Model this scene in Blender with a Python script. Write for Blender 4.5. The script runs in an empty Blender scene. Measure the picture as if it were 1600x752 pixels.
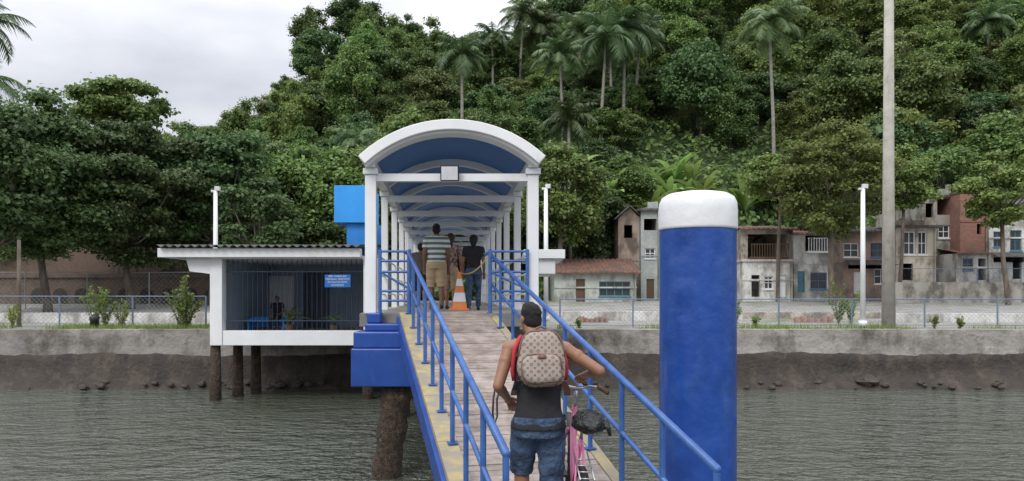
import bpy, math, random
import numpy as np
from mathutils import Vector, Matrix, Euler
R=random.Random(7); NR=np.random.RandomState(7)
scene=bpy.context.scene
COL=scene.collection
F=1155.0
def X(px,d): return (px-800)/F*d
def Z(py,d): return -(py-460)/F*d
# ------------------------------------------------------------------ materials
MATS={}
def M(name,col,col2=None,scale=2.0,rough=.7,bump=.15,bscale=25,lo=.35,hi=.65,stretch=(1,1,1),metal=0,dist=.02,third=None,tscale=.6,tlo=.5,thi=.7,spec=.5):
    if name in MATS: return MATS[name]
    m=bpy.data.materials.new(name); m.use_nodes=True
    nt=m.node_tree; N=nt.nodes; L=nt.links
    b=N['Principled BSDF']; b.inputs['Roughness'].default_value=rough; b.inputs['Metallic'].default_value=metal
    b.inputs['Specular IOR Level'].default_value=spec
    tc=N.new('ShaderNodeTexCoord'); mp=N.new('ShaderNodeMapping'); mp.inputs['Scale'].default_value=stretch
    L.new(tc.outputs['Object'],mp.inputs['Vector'])
    n=N.new('ShaderNodeTexNoise'); n.inputs['Scale'].default_value=scale; n.inputs['Detail'].default_value=7; n.inputs['Roughness'].default_value=.62
    L.new(mp.outputs[0],n.inputs['Vector'])
    r=N.new('ShaderNodeValToRGB'); r.color_ramp.elements[0].position=lo; r.color_ramp.elements[1].position=hi
    c2=col2 or tuple(c*.75 for c in col)
    r.color_ramp.elements[0].color=(*c2,1); r.color_ramp.elements[1].color=(*col,1)
    L.new(n.outputs['Fac'],r.inputs[0])
    out=r.outputs[0]
    if third:
        n3=N.new('ShaderNodeTexNoise'); n3.inputs['Scale'].default_value=tscale; n3.inputs['Detail'].default_value=9; n3.inputs['Roughness'].default_value=.7
        mp3=N.new('ShaderNodeMapping'); mp3.inputs['Location'].default_value=(5.3,2.1,7.7); mp3.inputs['Scale'].default_value=(1,1,.6)
        L.new(tc.outputs['Object'],mp3.inputs['Vector']); L.new(mp3.outputs[0],n3.inputs['Vector'])
        r3=N.new('ShaderNodeValToRGB'); r3.color_ramp.elements[0].position=tlo; r3.color_ramp.elements[1].position=thi
        L.new(n3.outputs['Fac'],r3.inputs[0])
        mx=N.new('ShaderNodeMix'); mx.data_type='RGBA'; L.new(r3.outputs[0],mx.inputs[0]); L.new(out,mx.inputs[6]); mx.inputs[7].default_value=(*third,1)
        out=mx.outputs[2]
    L.new(out,b.inputs['Base Color'])
    if bump:
        nb=N.new('ShaderNodeTexNoise'); nb.inputs['Scale'].default_value=bscale; nb.inputs['Detail'].default_value=5
        L.new(tc.outputs['Object'],nb.inputs['Vector'])
        bp=N.new('ShaderNodeBump'); bp.inputs['Strength'].default_value=bump; bp.inputs['Distance'].default_value=dist
        L.new(nb.outputs['Fac'],bp.inputs['Height']); L.new(bp.outputs[0],b.inputs['Normal'])
    MATS[name]=m
    return m
def leafmat(name,dark,light,trans=.3):
    m=bpy.data.materials.new(name); m.use_nodes=True
    nt=m.node_tree; N=nt.nodes; L=nt.links; b=N['Principled BSDF']
    b.inputs['Roughness'].default_value=.5; b.inputs['Specular IOR Level'].default_value=.4
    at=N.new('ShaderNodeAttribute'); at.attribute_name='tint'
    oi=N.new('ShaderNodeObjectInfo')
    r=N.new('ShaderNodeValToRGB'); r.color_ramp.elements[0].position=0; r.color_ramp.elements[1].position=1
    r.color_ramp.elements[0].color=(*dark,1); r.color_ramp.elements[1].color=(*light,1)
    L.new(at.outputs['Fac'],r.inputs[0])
    hs=N.new('ShaderNodeHueSaturation')
    mr=N.new('ShaderNodeMapRange'); mr.inputs[3].default_value=.78; mr.inputs[4].default_value=1.35
    mh=N.new('ShaderNodeMapRange'); mh.inputs[3].default_value=.48; mh.inputs[4].default_value=.52
    fr=N.new('ShaderNodeMath'); fr.operation='MULTIPLY'; fr.inputs[1].default_value=7.13
    f2=N.new('ShaderNodeMath'); f2.operation='FRACT'
    L.new(oi.outputs['Random'],mr.inputs[0]); L.new(oi.outputs['Random'],fr.inputs[0]); L.new(fr.outputs[0],f2.inputs[0]); L.new(f2.outputs[0],mh.inputs[0])
    L.new(mr.outputs[0],hs.inputs['Value']); L.new(mh.outputs[0],hs.inputs['Hue']); L.new(r.outputs[0],hs.inputs['Color'])
    L.new(hs.outputs[0],b.inputs['Base Color'])
    t=N.new('ShaderNodeBsdfTranslucent'); L.new(hs.outputs[0],t.inputs[0])
    mx=N.new('ShaderNodeMixShader'); mx.inputs[0].default_value=trans
    L.new(b.outputs[0],mx.inputs[1]); L.new(t.outputs[0],mx.inputs[2]); L.new(mx.outputs[0],N['Material Output'].inputs[0])
    return m
white=M('white_paint',(.82,.83,.84),(.74,.75,.76),scale=1.5,rough=.5,bump=.08,third=(.58,.57,.53),tscale=1.3,tlo=.6,thi=.8)
blue=M('blue_paint',(.016,.075,.34),(.012,.055,.27),scale=3,rough=.36,bump=.25,bscale=9,dist=.01,third=(.05,.11,.32),tscale=4,tlo=.55,thi=.8)
pileblue=M('pile_blue_paint',(.014,.070,.33),(.009,.050,.25),scale=3,rough=.3,bump=.9,bscale=6,dist=.016,third=(.03,.09,.29),tscale=5,tlo=.5,thi=.75,stretch=(1,1,.3))
railblue=M('rail_blue_paint',(.055,.15,.40),(.03,.095,.32),scale=6,rough=.4,bump=.2,bscale=30,dist=.004,third=(.12,.08,.06),tscale=9,tlo=.68,thi=.74)
lining=M('lining_blue_paint',(.022,.16,.46),(.018,.13,.40),scale=1,rough=.5)
cyan=M('light_blue_paint',(.03,.32,.80),(.025,.28,.72),scale=1.5,rough=.55)
concrete=M('concrete',(.34,.32,.29),(.2,.19,.17),scale=1.2,rough=.9,bump=.4,third=(.1,.09,.07),tscale=.9,tlo=.5,thi=.75)
darkc=M('dark_roof_sheet',(.14,.13,.12),(.06,.058,.055),scale=4,rough=.9,bump=.3)
wood=M('deck_wood',(.40,.33,.29),(.22,.175,.15),scale=6,rough=.75,bump=.3,third=(.47,.41,.37),tscale=2.2,bscale=40,dist=.005)
wood2=M('deck_wood_darker',(.32,.26,.225),(.17,.135,.115),scale=6,rough=.75,bump=.3,third=(.42,.365,.33),tscale=2.2,bscale=40,dist=.005)
yellow=M('worn_yellow_paint',(.48,.37,.15),(.35,.29,.17),scale=4,rough=.8,bump=.3,third=(.28,.25,.19),tscale=5,tlo=.40,thi=.56)
barn=M('barnacled_timber',(.11,.075,.05),(.03,.022,.017),scale=14,rough=.95,bump=1,bscale=45,dist=.05,third=(.22,.19,.15),tscale=16,tlo=.58,thi=.68)
skinA=M('skin_brown',(.31,.155,.095),(.25,.12,.07),scale=5,rough=.5,bump=.05,bscale=80,dist=.002)
skinB=M('skin_dark',(.19,.095,.06),(.15,.075,.046),scale=5,rough=.5,bump=.05)
hairm=M('black_hair',(.016,.014,.013),(.006,.005,.005),scale=60,rough=.85,bump=1,bscale=160,dist=.01)
blackc=M('black_cloth',(.016,.016,.019),(.009,.009,.011),scale=8,rough=.85,bump=.6,bscale=9,dist=.06)
redc=M('red_cloth',(.50,.03,.05),rough=.8,scale=8)
denim=M('faded_denim',(.06,.105,.19),(.022,.042,.085),scale=9,rough=.85,bump=1,bscale=10,dist=.08,third=(.12,.18,.26),tscale=6,tlo=.55,thi=.75)
khaki=M('khaki_cloth',(.46,.34,.21),(.38,.28,.17),scale=6,rough=.85,bump=.3)
floral=M('patterned_cloth',(.36,.22,.18),(.07,.05,.05),scale=22,rough=.85,bump=.2,lo=.45,hi=.55,third=(.5,.46,.4),tscale=18,tlo=.55,thi=.58)
black=M('black_plastic',(.015,.015,.016),rough=.45,bump=.1)
bagm=M('black_plastic_bag_film',(.014,.014,.015),rough=.22,bump=1,bscale=16,dist=.06)
rubber=M('tyre_rubber',(.03,.03,.03),rough=.9,bump=.6,bscale=60)
pink=M('pink_paint',(.70,.22,.38),(.62,.18,.33),scale=6,rough=.35,bump=.02)
steel=M('bare_steel',(.55,.55,.56),rough=.3,metal=.9,bump=.05)
orange=M('cone_orange',(.80,.24,.07),(.62,.20,.07),rough=.6,scale=6)
terra=M('terracotta_tiles',(.26,.12,.08),(.13,.075,.055),scale=5,rough=.9,bump=.4,third=(.08,.07,.06),tscale=1.5,tlo=.45,thi=.65)
bark=M('tree_bark',(.20,.165,.13),(.09,.07,.055),scale=5,rough=.95,bump=.8,stretch=(1,1,.25))
palmbark=M('palm_bark',(.33,.31,.27),(.20,.18,.16),scale=3,rough=.9,bump=.5,stretch=(1,1,2))
mud=M('tidal_mud',(.062,.048,.038),(.030,.024,.020),scale=1.4,rough=.8,bump=1,bscale=10,dist=.05,third=(.10,.078,.06),tscale=2.4,tlo=.5,thi=.7)
rock=M('wet_rock',(.09,.075,.06),(.045,.04,.03),scale=3,rough=.85,bump=.8)
glass=M('dark_window_glass',(.05,.06,.065),(.03,.035,.04),scale=2,rough=.12,bump=0)
signblue=M('sign_blue',(.02,.18,.60),rough=.4,bump=0)
signwhite=M('sign_lettering_white',(.85,.86,.88),rough=.5,bump=0)
palegrey=M('pale_floodlight_glass',(.75,.76,.78),rough=.2,bump=0)
interior=M('interior_wall_paint',(.34,.40,.48),(.27,.33,.41),scale=1,rough=.7)
floorm=M('terminal_floor',(.35,.35,.34),rough=.5,scale=2)
galv=M('galvanised_wire',(.30,.33,.35),rough=.5,metal=.2,bump=0)
meshorange=M('orange_netting',(.46,.27,.22),(.34,.25,.22),rough=.8,bump=.3)
def plaster(name,c,c2,t): return M(name,c,c2,scale=.9,rough=.9,bump=.3,bscale=12,stretch=(1,1,.35),third=t,tscale=1.2,tlo=.45,thi=.60)
pl_white=plaster('white_plaster_stained',(.74,.74,.72),(.54,.53,.50),(.30,.28,.25))
pl_cream=plaster('cream_plaster_stained',(.60,.54,.45),(.44,.39,.32),(.2,.17,.14))
pl_grey=plaster('grey_plaster_stained',(.42,.40,.36),(.27,.25,.22),(.13,.12,.10))
pl_beige=plaster('beige_plaster_stained',(.44,.35,.28),(.28,.21,.17),(.14,.11,.09))
pl_salmon=plaster('faded_salmon_plaster',(.42,.28,.23),(.32,.22,.18),(.18,.15,.13))
pl_green=plaster('pale_green_plaster',(.52,.56,.51),(.38,.40,.36),(.22,.22,.19))
def brickmat(name,c1,c2,mo,sc,stain=None):
    m=bpy.data.materials.new(name); m.use_nodes=True; nt=m.node_tree; N=nt.nodes; L=nt.links; b=N['Principled BSDF']; b.inputs['Roughness'].default_value=.9
    tc=N.new('ShaderNodeTexCoord'); s=N.new('ShaderNodeSeparateXYZ'); c=N.new('ShaderNodeCombineXYZ'); a=N.new('ShaderNodeMath'); a.operation='ADD'
    L.new(tc.outputs['Object'],s.inputs[0]); L.new(s.outputs[0],a.inputs[0]); L.new(s.outputs[1],a.inputs[1]); L.new(a.outputs[0],c.inputs[0]); L.new(s.outputs[2],c.inputs[1])
    br=N.new('ShaderNodeTexBrick'); br.inputs['Scale'].default_value=sc; br.inputs['Color1'].default_value=(*c1,1); br.inputs['Color2'].default_value=(*c2,1); br.inputs['Mortar'].default_value=(*mo,1); br.inputs['Mortar Size'].default_value=.03
    L.new(c.outputs[0],br.inputs['Vector'])
    n=N.new('ShaderNodeTexNoise'); n.inputs['Scale'].default_value=.8; n.inputs['Detail'].default_value=9; n.inputs['Roughness'].default_value=.7; L.new(tc.outputs['Object'],n.inputs['Vector'])
    r=N.new('ShaderNodeValToRGB'); r.color_ramp.elements[0].position=.48; r.color_ramp.elements[1].position=.66; L.new(n.outputs['Fac'],r.inputs[0])
    mx=N.new('ShaderNodeMix'); mx.data_type='RGBA'; L.new(r.outputs[0],mx.inputs[0]); L.new(br.outputs[0],mx.inputs[6]); mx.inputs[7].default_value=(*(stain or mo),1)
    L.new(mx.outputs[2],b.inputs['Base Color'])
    bp=N.new('ShaderNodeBump'); bp.inputs['Strength'].default_value=.5; bp.inputs['Distance'].default_value=.03; L.new(n.outputs['Fac'],bp.inputs['Height']); L.new(bp.outputs[0],b.inputs['Normal'])
    return m
brick_red=brickmat('red_hollow_brick',(.36,.14,.09),(.24,.09,.065),(.26,.21,.18),2.4,(.19,.12,.095))
brick_old=brickmat('old_mossy_brick',(.21,.135,.10),(.14,.095,.075),(.12,.105,.085),4,(.075,.075,.055))
lattice=brickmat('grey_cobogo_blocks',(.22,.25,.24),(.18,.21,.20),(.62,.65,.62),4,(.5,.52,.5))
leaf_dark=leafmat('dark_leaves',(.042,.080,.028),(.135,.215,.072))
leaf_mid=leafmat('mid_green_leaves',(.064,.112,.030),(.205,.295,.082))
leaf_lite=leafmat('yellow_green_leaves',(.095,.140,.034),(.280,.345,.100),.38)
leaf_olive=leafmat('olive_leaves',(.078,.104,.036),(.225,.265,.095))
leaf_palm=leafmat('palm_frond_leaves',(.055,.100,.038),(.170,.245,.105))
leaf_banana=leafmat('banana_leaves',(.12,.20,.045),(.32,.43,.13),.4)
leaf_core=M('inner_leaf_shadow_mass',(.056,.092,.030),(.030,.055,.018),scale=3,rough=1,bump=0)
# ------------------------------------------------------------------ mesh building
class MB:
    def __init__(s): s.v=[]; s.f=[]; s.mi=[]; s.cur=0
    def add(s,vs,fs,mi=None):
        o=len(s.v); s.v+= [tuple(v) for v in vs]; s.f+=[tuple(i+o for i in f) for f in fs]; s.mi+=[s.cur if mi is None else mi]*len(fs); return s
    def box(s,a,b,mi=None):
        x0,y0,z0=a; x1,y1,z1=b
        return s.add([(x0,y0,z0),(x1,y0,z0),(x1,y1,z0),(x0,y1,z0),(x0,y0,z1),(x1,y0,z1),(x1,y1,z1),(x0,y1,z1)],
          [(3,2,1,0),(4,5,6,7),(0,1,5,4),(1,2,6,5),(2,3,7,6),(3,0,4,7)],mi)
    def obox(s,c,ax,ay,az,mi=None):
        c=Vector(c);ax=Vector(ax);ay=Vector(ay);az=Vector(az)
        vs=[c-ax-ay-az,c+ax-ay-az,c+ax+ay-az,c-ax+ay-az,c-ax-ay+az,c+ax-ay+az,c+ax+ay+az,c-ax+ay+az]
        return s.add(vs,[(3,2,1,0),(4,5,6,7),(0,1,5,4),(1,2,6,5),(2,3,7,6),(3,0,4,7)],mi)
    def tube(s,pts,rs,n=8,mi=None,caps=True):
        pts=[Vector(p) for p in pts]
        if not hasattr(rs,'__len__'): rs=[rs]*len(pts)
        vs=[];fs=[]; prev=None
        for i,p in enumerate(pts):
            t=(pts[min(i+1,len(pts)-1)]-pts[max(i-1,0)]).normalized()
            if prev is None:
                a=Vector((0,0,1)) if abs(t.z)<.9 else Vector((1,0,0)); u=t.cross(a).normalized()
            else: u=(prev-t*prev.dot(t)).normalized()
            prev=u; w=t.cross(u)
            for k in range(n):
                an=2*math.pi*k/n; vs.append(p+(u*math.cos(an)+w*math.sin(an))*rs[i])
        for i in range(len(pts)-1):
            for k in range(n):
                k2=(k+1)%n; fs.append((i*n+k,i*n+k2,(i+1)*n+k2,(i+1)*n+k))
        if caps: fs.append(tuple(range(n-1,-1,-1))); fs.append(tuple((len(pts)-1)*n+k for k in range(n)))
        return s.add(vs,fs,mi)
    def ell(s,c,r,nu=12,nv=8,mi=None,e=1.0,rot=None):
        c=Vector(c); vs=[];fs=[]
        def sp(x,p): return math.copysign(abs(x)**p,x)
        vs.append(Vector((0,0,r[2])))
        for j in range(1,nv):
            ph=math.pi*j/nv
            for i in range(nu):
                th=2*math.pi*i/nu
                vs.append(Vector((r[0]*sp(math.sin(ph),e)*sp(math.cos(th),e),r[1]*sp(math.sin(ph),e)*sp(math.sin(th),e),r[2]*sp(math.cos(ph),e))))
        vs.append(Vector((0,0,-r[2])))
        for i in range(nu):
            fs.append((0,1+i,1+(i+1)%nu))
            for j in range(nv-2):
                a=1+j*nu; fs.append((a+i,a+nu+i,a+nu+(i+1)%nu,a+(i+1)%nu))
            a=1+(nv-2)*nu; fs.append((a+i,len(vs)-1,a+(i+1)%nu))
        if rot is not None: vs=[rot@v for v in vs]
        return s.add([v+c for v in vs],fs,mi)
    def cap(s,p0,p1,r0,r1,n=12):
        p0=Vector(p0);p1=Vector(p1)
        s.tube([p0,p1],[r0,r1],n); s.ell(p0,(r0,)*3,n,8); s.ell(p1,(r1,)*3,n,8); return s
    def loft(s,rings,n=18):
        vs=[];fs=[]
        for (cx,cy,cz,rx,ry) in rings:
            for k in range(n):
                an=2*math.pi*k/n; vs.append((cx+rx*math.cos(an),cy+ry*math.sin(an),cz))
        for i in range(len(rings)-1):
            for k in range(n):
                k2=(k+1)%n; fs.append((i*n+k,i*n+k2,(i+1)*n+k2,(i+1)*n+k))
        fs.append(tuple(range(n-1,-1,-1))); fs.append(tuple((len(rings)-1)*n+k for k in range(n)))
        return s.add(vs,fs)
    def torus(s,c,Rr,r,n=32,m=8,mi=None):
        vs=[];fs=[]
        for i in range(n):
            a=2*math.pi*i/n
            for k in range(m):
                b=2*math.pi*k/m; rr=Rr+r*math.cos(b); h=r*math.sin(b)
                vs.append((c[0]+h,c[1]+rr*math.cos(a),c[2]+rr*math.sin(a)))
        for i in range(n):
            i2=(i+1)%n
            for k in range(m):
                k2=(k+1)%m; fs.append((i*m+k,i2*m+k,i2*m+k2,i*m+k2))
        return s.add(vs,fs,mi)
    def make(s,name,mats,parent=None,smooth=False,local=False,bevel=0):
        me=bpy.data.meshes.new(name); me.from_pydata(s.v,[],s.f)
        if not isinstance(mats,(list,tuple)): mats=[mats]
        for m in mats: me.materials.append(m)
        me.polygons.foreach_set('material_index',s.mi)
        if smooth: me.polygons.foreach_set('use_smooth',[True]*len(s.f))
        me.validate(); me.update()
        o=bpy.data.objects.new(name,me); COL.objects.link(o)
        if parent: attach(o,parent,local)
        if bevel:
            bv=o.modifiers.new('bevel','BEVEL'); bv.width=bevel; bv.segments=2; bv.limit_method='ANGLE'
        return o
ROOT={}
def attach(o,p,local=False):
    o.parent=p
    if not local:
        off=Vector(p.location) if p.name in ROOT else Vector((0,0,0))
        o.matrix_parent_inverse=Matrix.Translation(-off)
def E(name,loc,label,cat,group=None,rot=None):
    o=bpy.data.objects.new(name,None); o.location=loc; o.empty_display_size=.2
    if rot: o.rotation_euler=rot
    COL.objects.link(o); ROOT[o.name]=1; tag(o,label,cat,group); return o
def tag(o,label,cat,group=None):
    o['label']=label; o['category']=cat
    if group: o['group']=group
    return o
def struct(o,label,cat): o['kind']='structure'; return tag(o,label,cat)
# ------------------------------------------------------------------ foliage generators
def leaf_arrays(C,Nn,S,rs,asp=.42):
    n=len(C); Nn=Nn/np.linalg.norm(Nn,axis=1,keepdims=True)
    rnd=rs.normal(size=(n,3)); T=np.cross(Nn,rnd); T/=np.linalg.norm(T,axis=1,keepdims=True)+1e-9; B=np.cross(Nn,T)
    S=S[:,None]; v=np.stack([C-T*S*.55,C+B*S*asp+Nn*S*.06,C+T*S*.6-Nn*S*.12,C-B*S*asp+Nn*S*.06],axis=1).reshape(-1,3)
    return v
def crown_data(seed,rx,rz,cz,nl,nleaf,ls,flat=.6,lobe=(.20,.34),shell=.95,low=False):
    rs=np.random.RandomState(seed); lobes=[]
    for i in range(nl):
        for _ in range(40):
            p=rs.uniform(-1,1,3)
            q=np.linalg.norm(p)
            if .35<q<1: break
        p=p/q*(q**.6)*shell*.8*rs.uniform(.85,1.12)
        if p[2]<-.35 and not low: p[2]*=.6
        r=rs.uniform(*lobe)*rx*(1.15-.35*q)
        lobes.append((np.array([p[0]*rx,p[1]*rx,cz+p[2]*rz]),r,rs.uniform(0,1)))
    C=[];Nn=[];S=[];T=[]
    wt=np.array([l[1]**2 for l in lobes]); wt/=wt.sum()
    for (c,r,b),w in zip(lobes,wt):
        k=max(20,int(nleaf*w)); 
        sc=rs.normal(size=(16,3)); sc[:,2]+=.3; sc/=np.linalg.norm(sc,axis=1,keepdims=True)
        d=rs.normal(size=(k,3)); d[:,2]+=.3; d/=np.linalg.norm(d,axis=1,keepdims=True)
        idx=rs.randint(0,16,k); d=d*.65+sc[idx]*.6
        d/=np.linalg.norm(d,axis=1,keepdims=True)
        bump=1+.36*rs.uniform(-1,1,16)[idx]; tb=rs.uniform(-.1,.1,16)[idx]
        rad=r*bump*(rs.uniform(.35,1,k)**.45)*(1+.24*rs.normal(size=k))
        p=c+d*rad[:,None]*np.array([1,1,flat])
        C.append(p); Nn.append(d*.55+rs.normal(size=(k,3))*.5+np.array([0,-.0,.65])); S.append(ls*rs.uniform(.5,1.4,k))
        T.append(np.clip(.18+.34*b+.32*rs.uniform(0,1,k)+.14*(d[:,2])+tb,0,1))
    return lobes,np.concatenate(C),np.concatenate(Nn),np.concatenate(S),np.concatenate(T),rs
def foliage_mesh(name,C,Nn,S,T,rs,mat,extra=None,asp=.42,extramats=()):
    V=leaf_arrays(C,Nn,S,rs,asp); n=len(C); faces=np.arange(4*n).reshape(-1,4).tolist(); verts=V.tolist(); tint=np.repeat(T,4).tolist(); mi=[0]*n
    if extra:
        o=len(verts); verts+=[list(v) for v in extra.v]; faces+=[[i+o for i in f] for f in extra.f]; tint+=[.2]*len(extra.v); mi+=[k+1 for k in extra.mi]
    me=bpy.data.meshes.new(name); me.from_pydata(verts,[],faces)
    me.materials.append(mat)
    for m in extramats: me.materials.append(m)
    me.polygons.foreach_set('material_index',mi)
    a=me.attributes.new('tint','FLOAT','POINT'); a.data.foreach_set('value',tint)
    me.update(); return me
def limbs(mb,lobes,h0,r0,seed,base=(0,0,0),maxn=14):
    rr=random.Random(seed)
    top=Vector((rr.uniform(-.3,.3),rr.uniform(-.3,.3),h0))
    b=Vector(base)
    mb.tube([b-Vector((0,0,.5)),b+Vector((0,0,.3)),b.lerp(top,.5)+Vector((rr.uniform(-.15,.15),0,0)),top],[r0*1.35,r0*1.05,r0*.85,r0*.7],8)
    for (c,r,_) in lobes[:maxn]:
        c=Vector(c); m=top.lerp(c,.5)+Vector((0,0,-.12*(c-top).length)); 
        mb.tube([top-Vector((0,0,.1)),m,c],[r0*.5,r0*.3,r0*.1],5)
def make_tree_single(name,seed,mat,rx,rz,h,nl,nleaf,ls,flat):
    cz=h-rz
    lobes,C,Nn,S,T,rs=crown_data(seed,rx,rz,cz,nl,nleaf,ls,flat,low=True)
    ex=MB(); limbs(ex,lobes,max(1.0,cz-rz*.5),.15,seed,maxn=7)
    ex.cur=1
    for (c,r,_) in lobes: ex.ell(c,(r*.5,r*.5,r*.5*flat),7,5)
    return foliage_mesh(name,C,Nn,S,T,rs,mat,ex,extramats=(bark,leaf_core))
def make_tree_parts(name,seed,mat,rx,rz,h,nl,nleaf,ls,flat,loc,label,trunk_r=.2,cat='tree',group=None,lobe=(.22,.36),core=.5,low=False):
    cz=h-rz
    lobes,C,Nn,S,T,rs=crown_data(seed,rx,rz,cz,nl,nleaf,ls,flat,lobe,low=low)
    e=E(name,loc,label,cat,group)
    tb=MB(); limbs(tb,lobes,max(1.0,cz-rz*.55),trunk_r,seed,maxn=16); t=tb.make('trunk',bark,None,True); t.parent=e
    ex=MB()
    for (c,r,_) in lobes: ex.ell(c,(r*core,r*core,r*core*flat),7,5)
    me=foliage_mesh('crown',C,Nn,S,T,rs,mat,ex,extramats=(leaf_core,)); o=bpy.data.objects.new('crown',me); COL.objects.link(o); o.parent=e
    return e
def palm_meshes(seed,h,fl,nf=30,tr=.15,droop=1.0,w=.75):
    rr=random.Random(seed); tb=MB()
    bx=rr.uniform(-.5,.5); top=Vector((bx,0,h))
    tb.tube([(0,0,-1),(0,0,.4),(bx*.3,0,h*.45),(bx*.8,0,h*.8),top],[tr*1.5,tr*1.2,tr,tr*.85,tr*.75],8)
    fr=MB(); tint=[]
    fr.tube([top,top+Vector((0,0,fl*.35))],[tr*.75,tr*.35],6); tint+=[.7]*len(fr.v)
    for i in range(nf):
        az=2*math.pi*i/nf*1.0+rr.uniform(-.25,.25); el=rr.choice([1.2,.9,.6,.3,.0,-.3])+rr.uniform(-.15,.15)
        L=fl*rr.uniform(.75,1.1); p=top+Vector((0,0,fl*.2)); segs=12; tt=rr.uniform(.2,.9)
        d=Vector((math.cos(az),math.sin(az),0)); side=Vector((-math.sin(az),math.cos(az),0))
        prev=p.copy()
        for k in range(segs):
            e=el-droop*(k/segs)**1.3*1.7
            stp=(d*math.cos(e)+Vector((0,0,math.sin(e))))*(L/segs); nxt=prev+stp
            n0=len(fr.v)
            fr.tube([prev,nxt],[.03*(1-k/segs)+.01]*2,3,caps=False)
            if k>0:
                for sgn in (-1,1):
                    for q in (0,.33,.66):
                        o=prev.lerp(nxt,q); ll=w*fl*.42*math.sin(math.pi*min(1,(k+q)/segs*.9+.12))
                        tip=o+side*sgn*ll*.8+stp.normalized()*ll*.45+Vector((0,0,-ll*rr.uniform(.2,.8)))
                        wv=stp*.19
                        fr.add([o-wv,o+wv,tip],[(0,1,2)])
            tint+=[max(0,min(1,tt+rr.uniform(-.2,.2)))]*(len(fr.v)-n0)
            prev=nxt
    me=bpy.data.meshes.new('fronds'); me.from_pydata(fr.v,[],fr.f); me.materials.append(leaf_palm)
    a=me.attributes.new('tint','FLOAT','POINT'); a.data.foreach_set('value',tint); me.update()
    return tb,me
def make_palm(seed,h,fl,loc,label,group=None,**k):
    e=E('palm_tree',loc,label,'palm tree',group); tb,me=palm_meshes(seed,h,fl,**k)
    t=tb.make('trunk',palmbark,None,True); t.parent=e
    o=bpy.data.objects.new('crown',me); COL.objects.link(o); o.parent=e; return e
# ------------------------------------------------------------------ terrain, water
WATER=-2.89
ridge=[(-3000,190),(0,185),(230,175),(330,178),(380,165),(420,140),(450,95),(480,60),(520,25),(560,-5),(600,5),(650,15),(680,32),(720,45),(760,35),(800,18),(840,22),(880,5),(910,-50),(1100,-90),(1600,-90),(4000,-60)]
def ridge_y(px):
    for (a,b),(c,d) in zip(ridge,ridge[1:]):
        if a<=px<=c: return b+(d-b)*(px-a)/(c-a)
    return 100
def terr(x,y):
    if y<30: z=-1.15
    elif y<45: z=-1.15+.75*(y-30)/15
    else: z=-.4
    y0=50; y1=112
    if y>y0:
        px=800+x/y*F; H=(460-ridge_y(px))/F*y1-6.0
        t=(y-y0)/(y1-y0)
        if t<=1: z+= (H+.4)*(t*.85+.15*t*t)
        else: z+=(H+.4)*max(-.2,(1-.9*(t-1)))
        z+=.7*math.sin(x*.21+1)*math.cos(y*.17)*min(1,t*4)
    return z
mb=MB(); xs=[-260+i*4 for i in range(131)]; ys=[23.25,26,30,35,40,45,48,50]+[52+i*4 for i in range(40)]
for y in ys:
    for x in xs: mb.v.append((x,y,terr(x,y)))
nx=len(xs)
for j in range(len(ys)-1):
    for i in range(nx-1):
        a=j*nx+i; mb.f.append((a,a+1,a+nx+1,a+nx)); mb.mi.append(0 if ys[j]<44 else 1)
gm=M('dusty_ground_with_weeds',(.32,.31,.28),(.22,.21,.18),scale=1.2,rough=.95,bump=.4,third=(.13,.16,.07),tscale=.5,tlo=.52,thi=.66)
hm=M('hill_soil_undergrowth',(.06,.09,.033),(.035,.055,.02),scale=1.2,rough=1,bump=.8,dist=.2)
struct(mb.make('ground',[gm,hm],None,True),'dusty shore ground rising into a steep wooded hillside','ground')
mb=MB(); 
for y in (33.2,36.6,40):
    for x in (-120,120): mb.v.append((x,y,terr(0,y)+.006))
for i in range(2): mb.f.append((2*i,2*i+1,2*i+3,2*i+2)); mb.mi.append(0)
struct(mb.make('road',M('pale_worn_road',(.36,.35,.33),(.26,.25,.235),scale=1.5,rough=.95,bump=.2,third=(.18,.17,.15),tscale=.8)),'pale dusty shore road in front of the houses','road')
# water
wm=bpy.data.materials.new('bay_water'); wm.use_nodes=True; nt=wm.node_tree; N=nt.nodes; L=nt.links; b=N['Principled BSDF']
b.inputs['Base Color'].default_value=(.078,.090,.066,1); b.inputs['Roughness'].default_value=.035; b.inputs['IOR'].default_value=1.5
tc=N.new('ShaderNodeTexCoord'); hs=[]
for sc,st,wt in ((1.9,(.55,1.1,1),1.0),(4.8,(.6,1.1,1),.60),(11.5,(.7,1.1,1),.30)):
    mp=N.new('ShaderNodeMapping'); mp.inputs['Scale'].default_value=st; mp.inputs['Rotation'].default_value=(0,0,.06*sc); n=N.new('ShaderNodeTexNoise'); n.inputs['Scale'].default_value=sc; n.inputs['Detail'].default_value=1.5; n.inputs['Distortion'].default_value=.6
    L.new(tc.outputs['Object'],mp.inputs[0]); L.new(mp.outputs[0],n.inputs['Vector']); mu=N.new('ShaderNodeMath'); mu.operation='MULTIPLY'; mu.inputs[1].default_value=wt; L.new(n.outputs['Fac'],mu.inputs[0]); hs.append(mu)
a1=N.new('ShaderNodeMath'); a2=N.new('ShaderNodeMath'); L.new(hs[0].outputs[0],a1.inputs[0]); L.new(hs[1].outputs[0],a1.inputs[1]); L.new(a1.outputs[0],a2.inputs[0]); L.new(hs[2].outputs[0],a2.inputs[1])
gn=N.new('ShaderNodeTexNoise'); gn.inputs['Scale'].default_value=.16; gn.inputs['Detail'].default_value=3; L.new(tc.outputs['Object'],gn.inputs['Vector'])
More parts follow.
